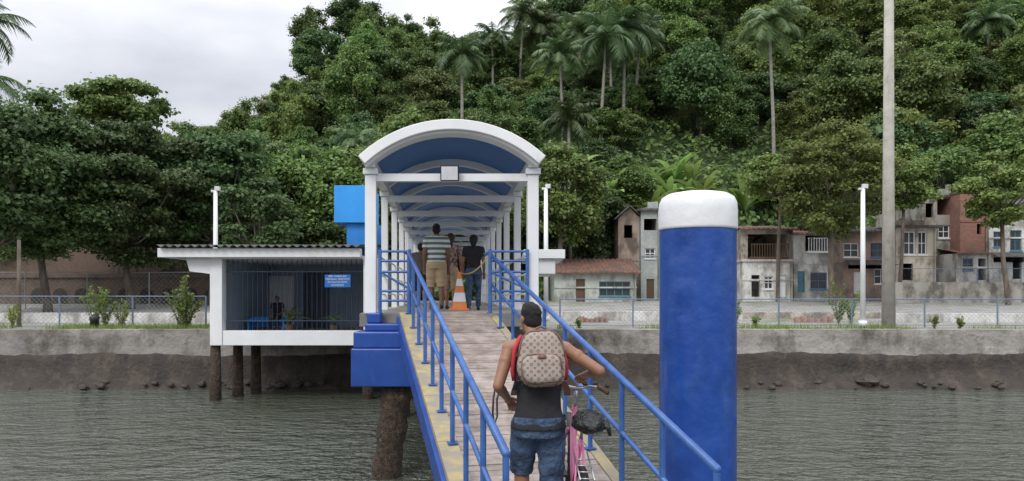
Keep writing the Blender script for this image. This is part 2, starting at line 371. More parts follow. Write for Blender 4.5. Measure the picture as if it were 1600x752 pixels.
gr_=N.new('ShaderNodeMapRange'); gr_.inputs[1].default_value=.35; gr_.inputs[2].default_value=.65; gr_.inputs[3].default_value=.55; gr_.inputs[4].default_value=1.0; L.new(gn.outputs['Fac'],gr_.inputs[0])
bp=N.new('ShaderNodeBump'); bp.inputs['Distance'].default_value=.34; L.new(gr_.outputs[0],bp.inputs['Strength']); L.new(a2.outputs[0],bp.inputs['Height']); L.new(bp.outputs[0],b.inputs['Normal'])
mb=MB(); mb.add([(-400,-80,WATER),(400,-80,WATER),(400,26,WATER),(-400,26,WATER)],[(0,1,2,3)])
struct(mb.make('water',wm),'rippled grey green bay water','water')
# ------------------------------------------------------------------ sea wall + mud bank
wxs=[-90+i*.5 for i in range(361)]
wallc=M('weathered_seawall_concrete',(.36,.34,.31),(.21,.195,.18),scale=.8,rough=.95,bump=.7,bscale=8,dist=.06,third=(.10,.085,.07),tscale=1.1,tlo=.48,thi=.66,stretch=(1,1,1.5))
mb=MB(); prof=[(23.7,-1.10),(23.06,-1.10),(23.04,-1.3),(23.03,-1.6),(23.0,-1.9),(22.98,-2.4)]; rr=random.Random(3); n=len(prof)
for x in wxs:
    for k,(y,z) in enumerate(prof): mb.v.append((x,y+rr.uniform(-.015,.015)*(k>0),z+rr.uniform(-.01,.01)*(k>0)))
for i in range(len(wxs)-1):
    for k in range(n-1): mb.f.append((i*n+k,(i+1)*n+k,(i+1)*n+k+1,i*n+k+1)); mb.mi.append(0)
tag(mb.make('sea_wall',wallc),'weathered grey concrete sea wall with dark tide stains','sea wall')
rr=random.Random(5)
m=MB(); prof=[(23.03,-1.84),(22.96,-1.90),(22.92,-2.08),(22.88,-2.28),(22.8,-2.5),(22.66,-2.72),(22.4,-2.92),(22.0,-3.2)]
n=len(prof)
for x in [-90+i*.3 for i in range(601)]:
    for k,(y,z) in enumerate(prof): m.v.append((x,y+rr.uniform(-.03,.03)*(k>0)+.05*math.sin(x*.4+k)*(k>2),z+rr.uniform(-.03,.03)+.03*math.sin(x*.9)+.03*math.sin(x*.23)))
for i in range(600):
    for k in range(n-1): m.f.append((i*n+k,(i+1)*n+k,(i+1)*n+k+1,i*n+k+1)); m.mi.append(0)
struct(m.make('mud_bank',mud,None,True),'dark brown tidal band and mud under the sea wall','shore')
for i in range(60):
    px=rr.choice([rr.uniform(0,540),rr.uniform(900,1600)]); 
    if i==0: px=1355
    d=rr.uniform(22.3,22.65); s=rr.uniform(.04,.11) if i else .24
    m=MB(); m.ell((0,0,0),(s*1.4,s,s*.8),9,6)
    m.v=[tuple(c*(1+rr.uniform(-.22,.22)) for c in v) for v in m.v]
    o=m.make('rock',rock); o.location=(X(px,d),d,-2.85+s*.3+(d-22.3)*.4); tag(o,'wet brown rock lying at the foot of the wall','rock','rocks below the sea wall')
# ------------------------------------------------------------------ pier / covered walkway
def cx(y): return -.977-.087*(y-12)
FL=-.31
pier=E('pier',(cx(12),12,FL),'concrete pier on barnacled piles with a blue painted head block','pier')
def pbox(m,x0,x1,y0,y1,z0,z1,mi=None):
    vs=[(cx(y)+x,y,z) for z in (z0,z1) for (x,y) in ((x0,y0),(x1,y0),(x1,y1),(x0,y1))]
    m.add(vs,[(3,2,1,0),(4,5,6,7),(0,1,5,4),(1,2,6,5),(2,3,7,6),(3,0,4,7)],mi)
m=MB(); pbox(m,-1.5,1.42,12.02,31,FL-.22,FL); m.make('deck',concrete,pier,bevel=.01)
m=MB()
for sx in(-1.1,1.0): pbox(m,sx-.15,sx+.15,12.5,23,FL-.6,FL-.225)
m.make('beam',concrete,pier)
for y in (14.5,17.5,20.5):
    for sx in (-1.15,1.05): m2=MB(); m2.tube([(cx(y)+sx,y,-3.6),(cx(y)+sx,y,-2.2),(cx(y)+sx,y,FL-.6)],[.2,.19,.16],12); m2.make('pile',barn,pier,True)
m=MB(); x0,x1=X(548,11.4),X(655,11.4)
m.box((x0,11.4,Z(605,11.4)),(x1+.1,12.6,Z(545,11.4))); 
m.box((x0+.03,11.44,Z(545,11.4)+.003),(x1+.1,12.55,Z(519,11.4)))
m.box((X(568,11.5),11.6,Z(519,11.4)+.003),(X(640,11.5),12.5,Z(507,11.4)))
m.box((X(568,11.5),11.75,Z(507,11.4)+.003),(X(590,11.5),12.0,Z(490,11.4)))
m.make('head_block',blue,pier,bevel=.02)
m=MB(); pts=[]; 
for i in range(15):
    t=i/14; pts.append((X(617+(590-617)*t,11.5)+.012*math.sin(i*2.1),11.75,Z(604,11.5)-t*2.2))
m.tube(pts,[.22+.02*math.sin(i*1.7)+.02*R.random() for i in range(15)],16); m.make('pile',barn,pier,True)
can=E('covered_walkway',(cx(12),12,FL),'white barrel vaulted walkway canopy with blue lining on paired columns','covered walkway')
Rr=2.153; HA=math.asin(1.47/Rr); ZC=2.745-Rr
def arc(m,y0,y1,ra,rb,n=28,mi=None):
    vs=[];fs=[]
    for i in range(n+1):
        a=-HA+2*HA*i/n
        for (y,r) in ((y0,ra),(y1,ra),(y1,rb),(y0,rb)): vs.append((cx(y)+r*math.sin(a),y,ZC+r*math.cos(a)))
    for i in range(n):
        for k in range(4): fs.append((i*4+k,(i+1)*4+k,(i+1)*4+(k+1)%4,i*4+(k+1)%4))
    fs+=[(0,1,2,3),(n*4+3,n*4+2,n*4+1,n*4)]
    m.add(vs,fs,mi)
m=MB(); arc(m,11.72,31,Rr-.05,Rr,40); m.make('roof',white,can)
m=MB(); arc(m,12.08,30.9,Rr-.075,Rr-.053,40); m.make('roof_lining',lining,can)
m=MB(); arc(m,11.62,11.70,Rr-.15,Rr+.012,40); arc(m,11.701,12.05,Rr-.19,Rr-.052,40); m.make('end_arch',white,can,bevel=.012)
bays=[12+2.65*i for i in range(8)]
for i,y in enumerate(bays):
    if i: m=MB(); arc(m,y-.07,y+.07,Rr-.20,Rr-.078,20); m.make('rib',white,can)
    m=MB(); pbox(m,-1.25,1.25,y-.05,y+.07,1.83,1.95); m.make('crossbeam',white,can)
    cw=.09 if i==0 else .065
    for sx in (-1.31,1.31):
        m=MB(); pbox(m,sx-cw,sx+cw,y-cw,y+cw,FL,1.93); pbox(m,sx-cw-.03,sx+cw+.03,y-cw-.03,y+cw+.03,1.932,2.03)
        m.make('column',white,can,bevel=.01)
for sx in (-1.31,1.31):
    m=MB(); pbox(m,sx-.08,sx+.08,11.85,31,2.034,2.17); m.make('eaves_beam',white,can)
    m=MB()
    for z in (.0,.35,.68): m.tube([(cx(12.2)+sx,12.2,z),(cx(30)+sx,30,z)],.018,6)
    m.make('side_rail',white,can)
fl=E('floodlight',(cx(12)-.02,11.9,1.95),'square white floodlight bolted under the canopy crossbeam','floodlight')
m=MB(); m.obox((cx(12)-.02,11.84,1.94),(.15,0,0),(0,.03,.008),(0,-.02,.125)); m.make('housing',black,fl,bevel=.01)
m=MB(); m.obox((cx(12)-.02,11.805,1.932),(.13,0,0),(0,.006,.001),(0,-.016,.105)); m.make('lamp_glass',palegrey,fl)
for (a,b_) in ((594,640),(766,824)):
    d=11.85; xa,xb=X(a,d),X(b_,d)
    e=E('barrier_railing',(xa,d,FL),'blue steel end barrier beside the gangway top','railing','blue barrier railings')
    m=MB()
    for py in (393,408,425,455,470): m.tube([(xa,d,Z(py,d)),(xb,d+.02,Z(py,d))],.020,8)
    m.tube([(xa,d,Z(425,d)),(xb,d+.02,Z(452,d))],.018,8)
    m.make('rail',railblue,e)
    for x in (xa,xb): m=MB(); m.tube([(x,d,FL),(x,d,.72)],.028,8); m.make('post',railblue,e)
# ------------------------------------------------------------------ gangway
O=Vector((-1.02,12,-.31)); U=Vector((.226,-.974,0)); SV=Vector((.974,.226,0)); SL=.2396
def G(a,b,c=0): return O+U*a+SV*b+Vector((0,0,c-SL*a))
def deckz(x,y):
    a=(Vector((x,y,0))-Vector((O.x,O.y,0))).dot(U); return O.z-SL*a
gw=E('gangway',tuple(O),'sloping timber gangway with yellow edges and blue pipe handrails','gangway')
LEN=8.4
m=MB(); rr=random.Random(2); a=-.05
while a<LEN:
    w_=.095; z0=rr.uniform(-.004,.004)
    vs=[G(a,-.60,z0-.04),G(a+w_,-.60,z0-.04),G(a+w_,.64,z0-.04),G(a,.64,z0-.04),G(a,-.60,z0),G(a+w_,-.60,z0),G(a+w_,.64,z0),G(a,.64,z0)]
    m.add(vs,[(0,1,2,3),(7,6,5,4),(4,5,1,0),(5,6,2,1),(6,7,3,2),(7,4,0,3)],rr.choice([0,0,1])); a+=w_+.009
m.make('deck',[wood,wood2],gw)
for sg in (-1,1):
    m=MB()
    a=-.05; b0,b1=(-.80,-.605) if sg<0 else (.645,.76)
    while a<LEN:
        l=min(1.2,LEN-a)
        vs=[G(aa,bb,cc) for cc in (-.05,.012) for (aa,bb) in ((a,b0),(a+l-.01,b0),(a+l-.01,b1),(a,b1))]
        m.add(vs,[(0,1,2,3),(7,6,5,4),(4,5,1,0),(5,6,2,1),(6,7,3,2),(7,4,0,3)]); a+=l
    m.make('kerb',yellow,gw)
    m=MB(); b0,b1=(-.845,-.775) if sg<0 else (.72,.785)
    vs=[G(aa,bb,cc) for cc in (-.30,-.053) for (aa,bb) in ((-.05,b0),(LEN,b0),(LEN,b1),(-.05,b1))]
    m.add(vs,[(0,1,2,3),(7,6,5,4),(4,5,1,0),(5,6,2,1),(6,7,3,2),(7,4,0,3)]); m.make('side_beam',blue,gw)
    m=MB(); bb=sg*.66; ae=7.18 if sg<0 else 7.55; rh=.985
    m.tube([G(0,bb,rh),G(ae,bb,rh)],.03,12); m.ell(G(ae,bb,rh),(.03,)*3,10,6)
    m.tube([G(0,bb,.52),G(ae,bb,.52)],.022,10)
    m.tube([G(-.35,bb,rh-.08),G(0,bb,rh)],.03,10)
    rl=m.make('railing',railblue,gw,True)
    a=.05
    while a<ae+.01:
        m=MB(); m.tube([G(a,bb,0),G(a,bb,rh-.01)],.024,10); m.obox(G(a,bb,.018),U*.05,SV*.05,(0,0,.006))
        p=m.make('post',railblue,None); p.parent=rl
        a+=(ae-.05)/9
# ------------------------------------------------------------------ blue mooring pile
pc=Vector((X(1090,6.4),6.4,0)); pl=E('mooring_pile',(pc.x,pc.y,WATER),'thick blue steel mooring pile with a domed white cap','mooring pile')
rr=random.Random(9); m=MB(); nn=72; zs=[-3.6+i*.06 for i in range(69)]+[.56]
dents=[(rr.uniform(3.3,6.1),rr.uniform(-1.6,.4),rr.uniform(.03,.07),rr.uniform(-.02,.018)) for _ in range(50)]
for z in zs:
    for k in range(nn):
        an=2*math.pi*k/nn; r=.325
        for (da,dz,ds,dh) in dents:
            q=((an-da)*.325)**2+(z-dz)**2
            if q<.05: r+=dh*math.exp(-q/(ds*ds))
        m.v.append((pc.x+r*math.cos(an),pc.y+r*math.sin(an),z))
for j in range(len(zs)-1):
    for k in range(nn): m.f.append((j*nn+k,j*nn+(k+1)%nn,(j+1)*nn+(k+1)%nn,(j+1)*nn+k)); m.mi.append(0)
m.make('shaft',pileblue,pl,True)
m=MB(); prof=[(.327,.553),(.333,.556),(.335,.575),(.334,.72),(.328,.785),(.306,.832),(.255,.862),(.17,.878),(.08,.884),(.001,.886)]
for (r,z) in prof:
    for k in range(nn): an=2*math.pi*k/nn; m.v.append((pc.x+r*math.cos(an),pc.y+r*math.sin(an),z))
for j in range(len(prof)-1):
    for k in range(nn): m.f.append((j*nn+k,j*nn+(k+1)%nn,(j+1)*nn+(k+1)%nn,(j+1)*nn+k)); m.mi.append(0)
capm=M('white_cap_paint',(.80,.81,.82),(.74,.75,.76),scale=3,rough=.5,bump=.45,bscale=9,dist=.015,third=(.56,.54,.50),tscale=6,tlo=.62,thi=.8)
m.make('cap',capm,pl,True)
# ------------------------------------------------------------------ terminal building
BD=20.0
tb=E('terminal_building',(X(450,BD),BD,Z(517,BD)),'low white waterside terminal on piles with barred opening','building')
bx0,bx1=X(328,BD),X(572,BD); zf=Z(517,BD); zc=Z(405,BD)
m=MB(); m.box((bx0,BD,Z(540,BD)),(X(347,BD),BD+.3,Z(403,BD)));  m.make('column',white,tb,bevel=.01)
m=MB(); m.box((X(568,BD),BD-.01,Z(540,BD)),(X(590,BD),BD+.3,Z(403,BD)));  m.make('column',white,tb,bevel=.01)
m=MB(); m.box((X(347.3,BD),BD+.03,Z(540,BD)),(X(567.7,BD),BD+.3,zf)); m.make('sill_beam',white,tb,bevel=.01)
m=MB(); m.box((X(253,BD),BD-.25,Z(403,BD)+.003),(X(566,BD),BD-.02,Z(389,BD))); m.box((X(253,BD),BD-.019,Z(403,BD)+.004),(X(253,BD)+.2,BD+4.5,Z(389,BD)-.003)); m.make('fascia',white,tb,bevel=.01)
m=MB(); xx0,xx1=X(290,BD),X(327.6,BD); zt=Z(403.5,BD)
m.add([(xx0,BD+.02,zt),(xx1,BD+.02,zt),(xx1,BD+.02,Z(428,BD)),(xx0+.1,BD+.02,Z(424,BD)),(xx0,BD+4,zt),(xx1,BD+4,zt),(xx1,BD+4,Z(428,BD)),(xx0+.1,BD+4,Z(424,BD))],[(0,3,2,1),(4,5,6,7),(0,1,5,4),(1,2,6,5),(2,3,7,6),(3,0,4,7)]); m.make('bracket',white,tb)
m=MB(); m.box((bx0+.02,BD+4.4,zf-.1),(X(590,BD),BD+4.55,zc)); m.box((bx0+.03,BD+.303,zf-.1),(bx0+.2,BD+4.39,zc)); m.box((X(590,BD)-.2,BD+.303,zf-.1),(X(590,BD)-.05,BD+4.39,zc)); m.make('wall',interior,tb)
m=MB(); m.box((bx0+.01,BD+.302,zf-.32),(X(590,BD)-.01,BD+4.6,zf-.103)); m.make('floor',floorm,tb)
m=MB(); m.box((bx0+.01,BD-.015,zc+.004),(X(566,BD)-.01,BD+4.6,zc+.1)); m.make('ceiling',white,tb)
m=MB(); n=180; xa,xb=X(256,BD),X(568,BD)
for j,(y,z) in enumerate(((BD-.4,Z(386.5,BD)),(BD+5,Z(386.5,BD)+.34))):
    for k in range(n+1):
        xw=xa+(xb-xa)*k/n; h=.032*math.cos(k*2*math.pi/7.5)
        m.v+= [(xw,y,z+h),(xw,y,z+h+.014)]
for k in range(n):
    a=2*k; b2=2*(n+1)+2*k
    m.f+=[(a+1,a+3,b2+3,b2+1),(a,b2,b2+2,a+2),(a,a+2,a+3,a+1)]; m.mi+=[0,0,0]
m.make('corrugated_roof',darkc,tb)
m=MB(); m.box((X(392,24),BD+4.33,zf-.1),(X(455,24),BD+4.39,zc-.35)); m.make('wall_panel',white,tb)
m=MB(); m.box((X(470,24),BD+4.34,zf-.1),(X(510,24),BD+4.39,zf+1.7)); m.make('door',M('dark_door',(.07,.08,.1),rough=.5),tb)
gr=E('window_grille',(X(470,BD),BD+.15,zf),'dark blue vertical bar grille filling the terminal opening','grille')
m=MB(); x=X(352,BD)
while x<X(566,BD): m.tube([(x,BD+.2,zf),(x,BD+.2,zc)],.009,4); x+=.135
for z in (zf+.25,zc-.35): m.box((X(349,BD),BD+.185,z),(X(566,BD),BD+.215,z+.03))
m.make('bars',M('navy_bars',(.03,.05,.10),rough=.5),gr)
bn=E('bench',(X(417,22),22,zf-.1),'blue wooden waiting bench inside the terminal','bench')
m=MB(); m.box((X(388,22),21.8,zf+.18),(X(448,22),22.2,zf+.24)); m.make('seat',cyan,bn)
m=MB(); m.box((X(388,22),22.2,zf+.02),(X(448,22),22.24,zf+.3)); m.make('backrest',cyan,bn)
for px in (391,445):
    m=MB(); m.box((X(px,22)-.03,21.85,zf-.1),(X(px,22)+.03,22.15,zf+.178)); m.make('leg',cyan,bn)
def plant(loc,h,n,mat,label,seed,name='potted_plant',pot=True):
    e=E(name,loc,label,'plant'); rr=random.Random(seed); ti=[]
    if pot: m=MB(); m.tube([(0,0,0),(0,0,.22)],[.1,.14],10); p=m.make('pot',terra); p.parent=e
    m=MB()
    for i in range(n):
        az=rr.uniform(0,6.28); d=Vector((math.cos(az),math.sin(az),0)); sd=Vector((-d.y,d.x,0)); L_=h*rr.uniform(.6,1.1); p=Vector((0,0,.2 if pot else 0)); el=rr.uniform(.7,1.5); w0=h*.075
        prev=p; t0=rr.random()
        for k in range(6):
            e2=el-k*.24; nx_=prev+(d*math.cos(e2)+Vector((0,0,math.sin(e2))))*L_/6; wa=w0*math.sin(math.pi*(k+.3)/6.5); wb=w0*math.sin(math.pi*(k+1.3)/6.5) if k<5 else 0.002
            m.add([prev-sd*wa,prev,nx_,nx_-sd*wb],[(0,1,2,3)]); m.add([prev,prev+sd*wa+Vector((0,0,wa*.4)),nx_+sd*wb+Vector((0,0,wb*.4)),nx_],[(0,1,2,3)]); ti+=[t0]*8; prev=nx_
    o=m.make('leaves',mat); a=o.data.attributes.new('tint','FLOAT','POINT'); a.data.foreach_set('value',ti); o.parent=e; return e
plant((X(452,21.2),21.2,zf-.1),.75,16,leaf_lite,'potted plant with long green leaves on the floor',1)
plant((X(523,21.0),21.0,zf-.1),.55,16,leaf_mid,'small potted plant by the grille',2)
sg=E('information_sign',(X(528,BD),BD-.02,Z(439,BD)),'blue sign with white lettering hung on the grille','sign')
m=MB(); m.box((X(508,BD),BD-.03,Z(449,BD)),(X(548,BD),BD,Z(429.5,BD))); m.make('panel',signblue,sg)
def text(s,loc,size,mat,parent,name='lettering'):
    c=bpy.data.curves.new('t','FONT'); c.body=s; c.size=size; c.align_x='CENTER'; c.align_y='CENTER'; c.extrude=.002
    t=bpy.data.objects.new('t',c); COL.objects.link(t); dg=bpy.context.evaluated_depsgraph_get(); me=bpy.data.meshes.new_from_object(t.evaluated_get(dg)); bpy.data.objects.remove(t)
    me.materials.clear(); me.materials.append(mat); me.transform(Matrix.Translation(loc)@Matrix.Rotation(math.pi/2,4,'X'))
    o=bpy.data.objects.new(name,me); COL.objects.link(o); attach(o,parent); return o
for i,s in enumerate(('BEM-VINDO AO','TERMINAL MARÍTIMO','DE PLATAFORMA','SALVADOR')): text(s,(X(528,BD),BD-.035,Z(432+i*4.6,BD)),.068,signwhite,sg)
for px,d in ((337,20.2),(372,21.0),(400,21.6),(575,20.4)):
    m=MB(); x=X(px,d); m.tube([(x,d,-3.5),(x,d,-2.4),(x,d,zf-.33)],[.17,.15,.13],12); m.make('pile',barn,tb,True)
bt=E('rooftop_tank_house',(X(548,22),22,Z(380,22)),'bright light blue boxy rooftop tank housing','tank house')
m=MB(); m.box((X(522,22),22,Z(348,22)),(X(573,22),24,Z(290,22))); m.make('upper_box',cyan,bt,bevel=.01)
m=MB(); m.box((X(540,22),22.15,Z(395,22)),(X(585,22),24,Z(348,22)-.003)); m.make('lower_box',M('mid_blue_paint',(.02,.24,.70),rough=.5),bt)
rw=E('side_roof',(X(855,BD),BD,Z(420,BD)),'white flat concrete roof edge beside the covered walkway','roof')
m=MB(); m.box((X(818,BD),BD,Z(404,BD)),(X(883,BD),BD+3.5,Z(390,BD))); m.make('slab',white,rw,bevel=.01)
m=MB(); m.box((X(826,BD),BD+.1,Z(428,BD)),(X(868,BD),BD+3.4,Z(404.2,BD))); m.make('bracket',white,rw,bevel=.01)
m=MB(); m.box((X(822,BD),BD+.15,-1.2),(X(832,BD),BD+3,Z(428.2,BD))); m.make('column',white,rw)
# ------------------------------------------------------------------ poles
def lamp(px,pt,pb,d,label):
    x=X(px,d); e=E('street_lamp',(x,d,Z(pb,d)),label,'street lamp','white street lamps')
    m=MB(); m.tube([(x,d,Z(pb,d)-.05),(x,d,Z(pt,d)-.15)],[.085,.065],12); m.tube([(x,d,Z(pb,d)-.05),(x,d,Z(pb,d)+.12)],.13,12); m.make('pole',white,e,True)
    m=MB(); zt=Z(pt,d); m.box((x-.14,d-.05,zt-.19),(x+.02,d+.05,zt-.12)); m.box((x-.02,d-.06,zt-.14),(x+.15,d+.06,zt)); m.make('lamp_head',palegrey,e,bevel=.01)
lamp(1348,288,507,24,'white steel post with small lamp head on the sea wall')
lamp(337,292,500,25,'white steel lamp post behind the terminal roof')
lamp(853,288,500,25,'slim white lamp post beside the walkway canopy')
x=X(1388,24.6); m=MB(); m.tube([(x,24.6,-1.2),(x,24.6,4),(x+.02,24.6,11.5)],[.22,.18,.14],14)
tag(m.make('utility_pole',M('pale_pole_concrete',(.50,.48,.42),(.38,.36,.31),scale=2,rough=.9,bump=.4,third=(.24,.23,.19),tscale=3,tlo=.52,thi=.72),None,True),'tall weathered concrete utility pole by the sea wall','utility pole')
x=X(30,26); m=MB(); m.tube([(x,26,-1.2),(x,26,Z(375,26))],[.08,.06],10); tag(m.make('wooden_post',bark,None,True),'thin grey post standing behind the shore fence','post')
x=X(148,24.2); m=MB(); m.tube([(x,24.2,-1.15),(x,24.2,-.85),(x,24.2,-.75),(x,24.2,-.68)],[.14,.13,.16,.03],12); tag(m.make('bollard',black,None,True),'short black iron mooring bollard on the wall top','bollard')
# ------------------------------------------------------------------ fences
def fence(px0,px1,d,h,label,mat,step=2.3,wire=.16,z0=-1.15,name='fence'):
    x0,x1=X(px0,d),X(px1,d); e=E(name,((x0+x1)/2,d,z0),label,'fence')
    n=max(1,int((x1-x0)/step))
    for i in range(n+1):
        x=x0+(x1-x0)*i/n; m=MB(); m.tube([(x,d,z0-.1),(x,d,z0+h)],.028,6); m.make('post',mat,e)
    m=MB(); m.tube([(x0,d,z0+h-.02),(x1,d,z0+h-.02)],.018,5); m.tube([(x0,d,z0+.08),(x1,d,z0+.08)],.012,5); m.make('rail',mat,e)
    m=MB(); x=x0
    while x<x1-h:
        for s in (0,1):
            a=(x+s*h,d+.03,z0+.08); b_=(x+(1-s)*h,d+.03,z0+h); m.tube([a,b_],.004,3,caps=False)
        x+=wire
    m.make('wire_mesh',galv,e)
dullblue=M('faded_fence_blue',(.12,.20,.34),(.18,.22,.28),scale=5,rough=.6)
fence(-250,322,25,1.1,'blue post chain link fence along the shore',dullblue)
fence(875,1900,25.6,1.0,'blue post chain link fence above the sea wall',dullblue)
fence(-250,330,38,2.0,'taller wire fence before the old brick wall',galv,3,.25,-.85)
fence(1390,1800,44,1.9,'blue fence in front of the hillside houses',dullblue,2.5,.25,-.35)
def lowwall(px0,px1,d,py0,py1,mat,label):
    m=MB(); m.box((X(px0,d),d,Z(py1,d)-.3),(X(px1,d),d+.25,Z(py0,d))); tag(m.make('low_wall',mat,None,bevel=.01),label,'wall')
lowwall(-300,330,30,489,505,pl_white,'low white stained wall along the shore path')
lowwall(880,1160,31,487,500,pl_white,'low white wall along the shore road')
lowwall(1395,2000,30,490,503,pl_white,'long pale low wall beside the shore road')
lowwall(1150,1390,32,488,500,pl_cream,'pale low wall beside the shore road')
for i,(a,b_) in enumerate(((1240,1300),(905,950))):
    d=28.5+i*.1; m=MB(); xa,xb=X(a,d),X(b_,d); n=40; rr=random.Random(i)
    for k in range(n+1):
        x=xa+(xb-xa)*k/n; yy=d+.12*math.sin(k*.9+i); m.v+=[(x,yy,-1.1),(x,yy,-.90+.05*math.sin(k*.23+i)+rr.uniform(-.03,.03))]
    for k in range(n): m.f.append((2*k,2*k+2,2*k+3,2*k+1)); m.mi.append(0)
    tag(m.make('safety_netting',meshorange),'sagging faded orange construction netting along the road','netting','orange netting along the roadworks')
ow=E('retaining_wall',(X(150,42),42,-.6),'old mossy brick retaining wall with blind arches','wall')
m=MB(); d=42
m.box((X(-400,d),d,-1.2),(X(340,d),d+.8,Z(432,d))); m.box((X(-400,d),d+.9,Z(440,d)),(X(345,d),d+1.6,Z(385,d))); m.box((X(-400,d),d-.12,Z(434,d)),(X(340,d),d+.9,Z(428,d))); m.make('masonry',brick_old,ow)
ad=M('painted_arch_shadow',(.06,.052,.042),rough=1)  # shade of the blind arches, painted as flat dark sheets on the wall face
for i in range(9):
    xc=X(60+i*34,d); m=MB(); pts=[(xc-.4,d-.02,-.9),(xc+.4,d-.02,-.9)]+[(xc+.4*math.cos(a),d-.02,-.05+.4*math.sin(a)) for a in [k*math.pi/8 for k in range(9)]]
    m.add(pts,[tuple(range(len(pts)))]); m.make('arch_shade_sheet',ad,ow)
